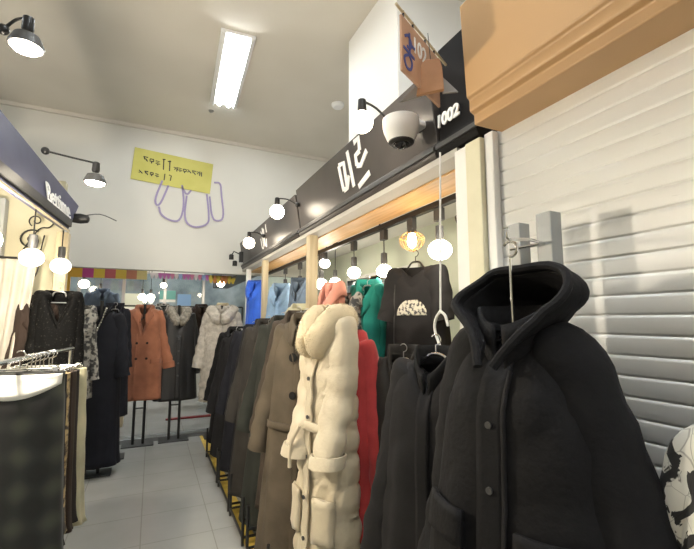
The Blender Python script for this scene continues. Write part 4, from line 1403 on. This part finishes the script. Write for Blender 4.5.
# garments on the end wall of the left shop
g = Gar('vest', 'black sequinned top with deep neckline above the skirt rail', 'top', (-.585, 3.40, .98), R(8), M['sequin'], L=.68, sh=.125, hem=.15, dep=.06, hemdep=.08, vd=.22, vw=.085, seed=71)
g.body()
g.sleeves(length=.48, out=.02, r0=.055, r1=.045)
hanger('grey wire hanger in the sequinned top', (-.585, 3.40, 1.65), R(8), w=.09, group=None)
coat('dark brown jacket between the curtain and the sequinned top', -.715, 3.47, 1.60, R(15), M['darkbrown'], L=.62, sh=.12, hem=.14, sr=.05, collar='shirt', seed=72, sl=.45, hl='grey wire hanger in the dark brown jacket', group=None, name='jacket')
coat('grey floral blouse right of the sequinned top', -.50, 3.70, 1.54, R(0), M['floral_dark'], L=.66, sh=.09, hem=.11, sr=.045, collar='shirt', seed=73, sl=.45, group=None, name='blouse')

# ================================================================== FAR AISLE
struct('wall_far', MB().box(-6, 7, 10.6, 10.7, 0, 4.0), M['far_wall'])
t = thing('banner', 'narrow banner of orange and magenta blocks over the far shop', 'banner', (-.62, 7.2, 2.10))
cols = [(.75, .42, .05), (.55, .07, .28), (.80, .58, .08), (.62, .15, .17), (.80, .58, .10), (.62, .25, .16), (.78, .66, .30)]
for i, c in enumerate(cols):
    MB().box(-.50 + i * .145, -.50 + (i + 1) * .145, -.01, .01, 0, .22).build('block', mat('banner_colour_%d' % i, c, .7), t)
MB().box(-.52, .53, -.02, .02, .22, .27).build('top_bar', M['dark_grey'], t)
MB().box(-.60, -.50, -.01, .01, -.32, .15).build('side_block', mat('banner_orange', (.75, .42, .06), .7), t)
for x in (-.45, .45):
    MB().tube([(x, 0, .26), (x, 0, 1.90)], .004, 6).build('cord', M['ink'], t)
st = thing('pennant_string', 'thin string carrying the pennants under the cross wall', 'string', (.55, 6.603, 2.150))
MB().tube([(-.65, 0, .0), (.65, 0, .0)], .003, 6).build('cord', M['ink'], st)
for x in (-.62, .62):
    MB().tube([(x, 0, .0), (x, 0, 1.85)], .003, 6).build('drop_cord', M['ink'], st)
rr = random.Random(77)
pk = [(.65, .22, .38), (.55, .15, .45), (.75, .68, .70), (.35, .45, .75), (.80, .62, .10), (.75, .30, .10)]
for i in range(22):
    x = -.03 + i * .055
    k = pk[rr.randrange(4)] if i < 15 else pk[4 + rr.randrange(2)]
    s = .035 if i < 15 else .05
    z = 2.152 - s * 1.4
    o = MB().prism([(x - s, 6.6, z + s * 1.4), (x + s, 6.6, z + s * 1.4), (x + s * .3, 6.6, z - s), (x - s * .3, 6.6, z - s)], (0, .006, 0)).build('pennant', mat('pennant_paint_%d' % i, k, .7))
    tag(o, ('small pink or blue pennant in the string under the cross wall' if i < 15 else 'orange or yellow pennant near the right racks under the cross wall'), 'pennant',
        'pink and blue pennants under the cross wall' if i < 15 else 'orange and yellow pennants under the cross wall')
t = thing('clothes_rack', 'long black rack of coats in the far shop', 'clothes rack', (0, 7.7, 0))
MB().tube([(-1.4, 0, 1.70), (1.5, 0, 1.70)], .014, 10).build('rail', M['black_metal'], t)
for x in (-1.4, 1.5):
    MB().tube([(x, 0, .02), (x, 0, 1.70)], .014, 10).build('upright', M['black_metal'], t)
    MB().tube([(x, -.25, .015), (x, .25, .015)], .014, 10).build('foot', M['black_metal'], t)
# far shop: partition, posters, glass, lamps
t = thing('shop_window', 'bluish glass shop front of the far shop', 'shop window', (-.4, 8.6, 0))
MB().box(-1.5, 1.3, 0, .06, 0, .5).build('base_panel', M['white'], t)
for x in (-1.5, -.8, -.1, .6, 1.3):
    MB().box(x - .025, x + .025, -.01, .07, .5, 2.35).build('mullion', M['steel'], t)
MB().box(-1.5, 1.3, -.02, .08, 2.35, 2.55).build('header', M['white'], t)
MB().box(-1.47, 1.27, .02, .032, .5, 2.35).build('pane', M['glass'], t)
for i, (x, z, w, h, c, lb) in enumerate(((-.95, 1.75, .5, .3, (.30, .48, .62), 'pale blue poster in the far shop left of the lamps'), (.25, 1.92, .28, .22, (.16, .42, .38), 'green poster in the far shop above the leather coat'),
                                         (.55, 1.80, .25, .34, (.25, .42, .68), 'blue poster in the far shop right of the green one'), (-.35, 1.80, .35, .32, (.62, .66, .55), 'pale cream poster in the far shop behind the black dress'),
                                         (.15, 1.62, .42, .2, (.50, .62, .70), 'pale blue low poster behind the fur collar'))):
    t = thing('poster', lb, 'poster', (x, 8.604, z))
    MB().box(-w / 2, w / 2, -.01, .01, -h / 2, h / 2).build('sheet', mat('poster_paint_%d' % i, c, .6), t)
    MB().box(-w / 2, w / 2, -.013, -.008, -h / 2, -h / 2 + .05).build('caption_band', M['white'], t)
for (x, y, z, r, lb) in ((-.80, 7.9, 1.92, .075, 'bright globe in the far shop above the black dress'), (-.17, 7.9, 1.86, .065, 'left of two bright globes beside the terracotta coat'), (-.04, 7.9, 1.86, .065, 'right of two bright globes beside the terracotta coat'),
                         (.15, 7.6, 2.05, .05, 'small globe in the far shop over the terracotta collar'), (1.0, 7.0, 2.06, .06, 'bright globe in the far shop above the grey fur coat'), (-1.05, 8.0, 2.06, .08, 'bright globe under the orange banner at the left')):
    pendant(lb, x, y, z, 4.0, r, M['bulb'], group='globe lamps of the far shop', adapter=False)
coat('dark coat in the far shop behind the long black dress', -.75, 7.7, 1.95, R(5), M['slate'], L=1.1, sh=.22, hem=.28, collar='lapel', seed=81, group='coats in the far shop', hang=False)
coat('brown coat in the far shop left of the black dress', -1.10, 7.7, 1.80, R(5), M['brown'], L=1.1, sh=.22, hem=.28, collar='lapel', seed=82, group='coats in the far shop', hang=False)
coat('grey coat in the far shop between terracotta and leather coats', .16, 7.7, 1.72, R(5), M['floral_dark'], L=1.1, sh=.18, hem=.22, collar='lapel', seed=83, group='coats in the far shop', hang=False)
coat('dark coat in the far shop right of the leather coat', .78, 7.7, 1.72, R(5), M['darkbrown'], L=1.1, sh=.2, hem=.24, collar='lapel', seed=84, group='coats in the far shop', hang=False)
coat('pale coat in the far shop behind the grey fur coat', 1.15, 7.7, 1.75, R(5), M['beige'], L=1.1, sh=.2, hem=.24, collar='lapel', seed=85, group='coats in the far shop', hang=False)
for (x0, x1, y0, y1, z1, mname, nm, lb, ct) in ((.25, 1.0, 6.74, 6.82, .02, 'darkred', 'floor_strip', 'dark red strip lying on the far floor', 'floor strip'),
                                               (.86, 1.08, 6.3, 6.6, .30, 'wood_warm', 'wooden_crate', 'low orange wooden crate beneath the grey fur coat', 'crate'),
                                               (-.62, -.30, 6.6, 6.9, .26, 'beige', 'storage_box', 'low beige box on the far floor left of the stand', 'box')):
    t = thing(nm, lb, ct, ((x0 + x1) / 2, (y0 + y1) / 2, 0))
    hx, hy = (x1 - x0) / 2, (y1 - y0) / 2
    MB().box(-hx, hx, -hy, hy, 0, z1).build('body', M[mname], t, bevel=.004)
    if z1 > .1:
        MB().box(-hx - .01, hx + .01, -hy - .01, hy + .01, z1 * .7, z1 * .85).build('band', M['dark_grey'], t)

# ================================================================== WORLD
w = bpy.data.worlds.new('world')
sc.world = w
w.use_nodes = True
bg = w.node_tree.nodes['Background']
bg.inputs['Color'].default_value = (1.0, .96, .88, 1)
bg.inputs['Strength'].default_value = .38
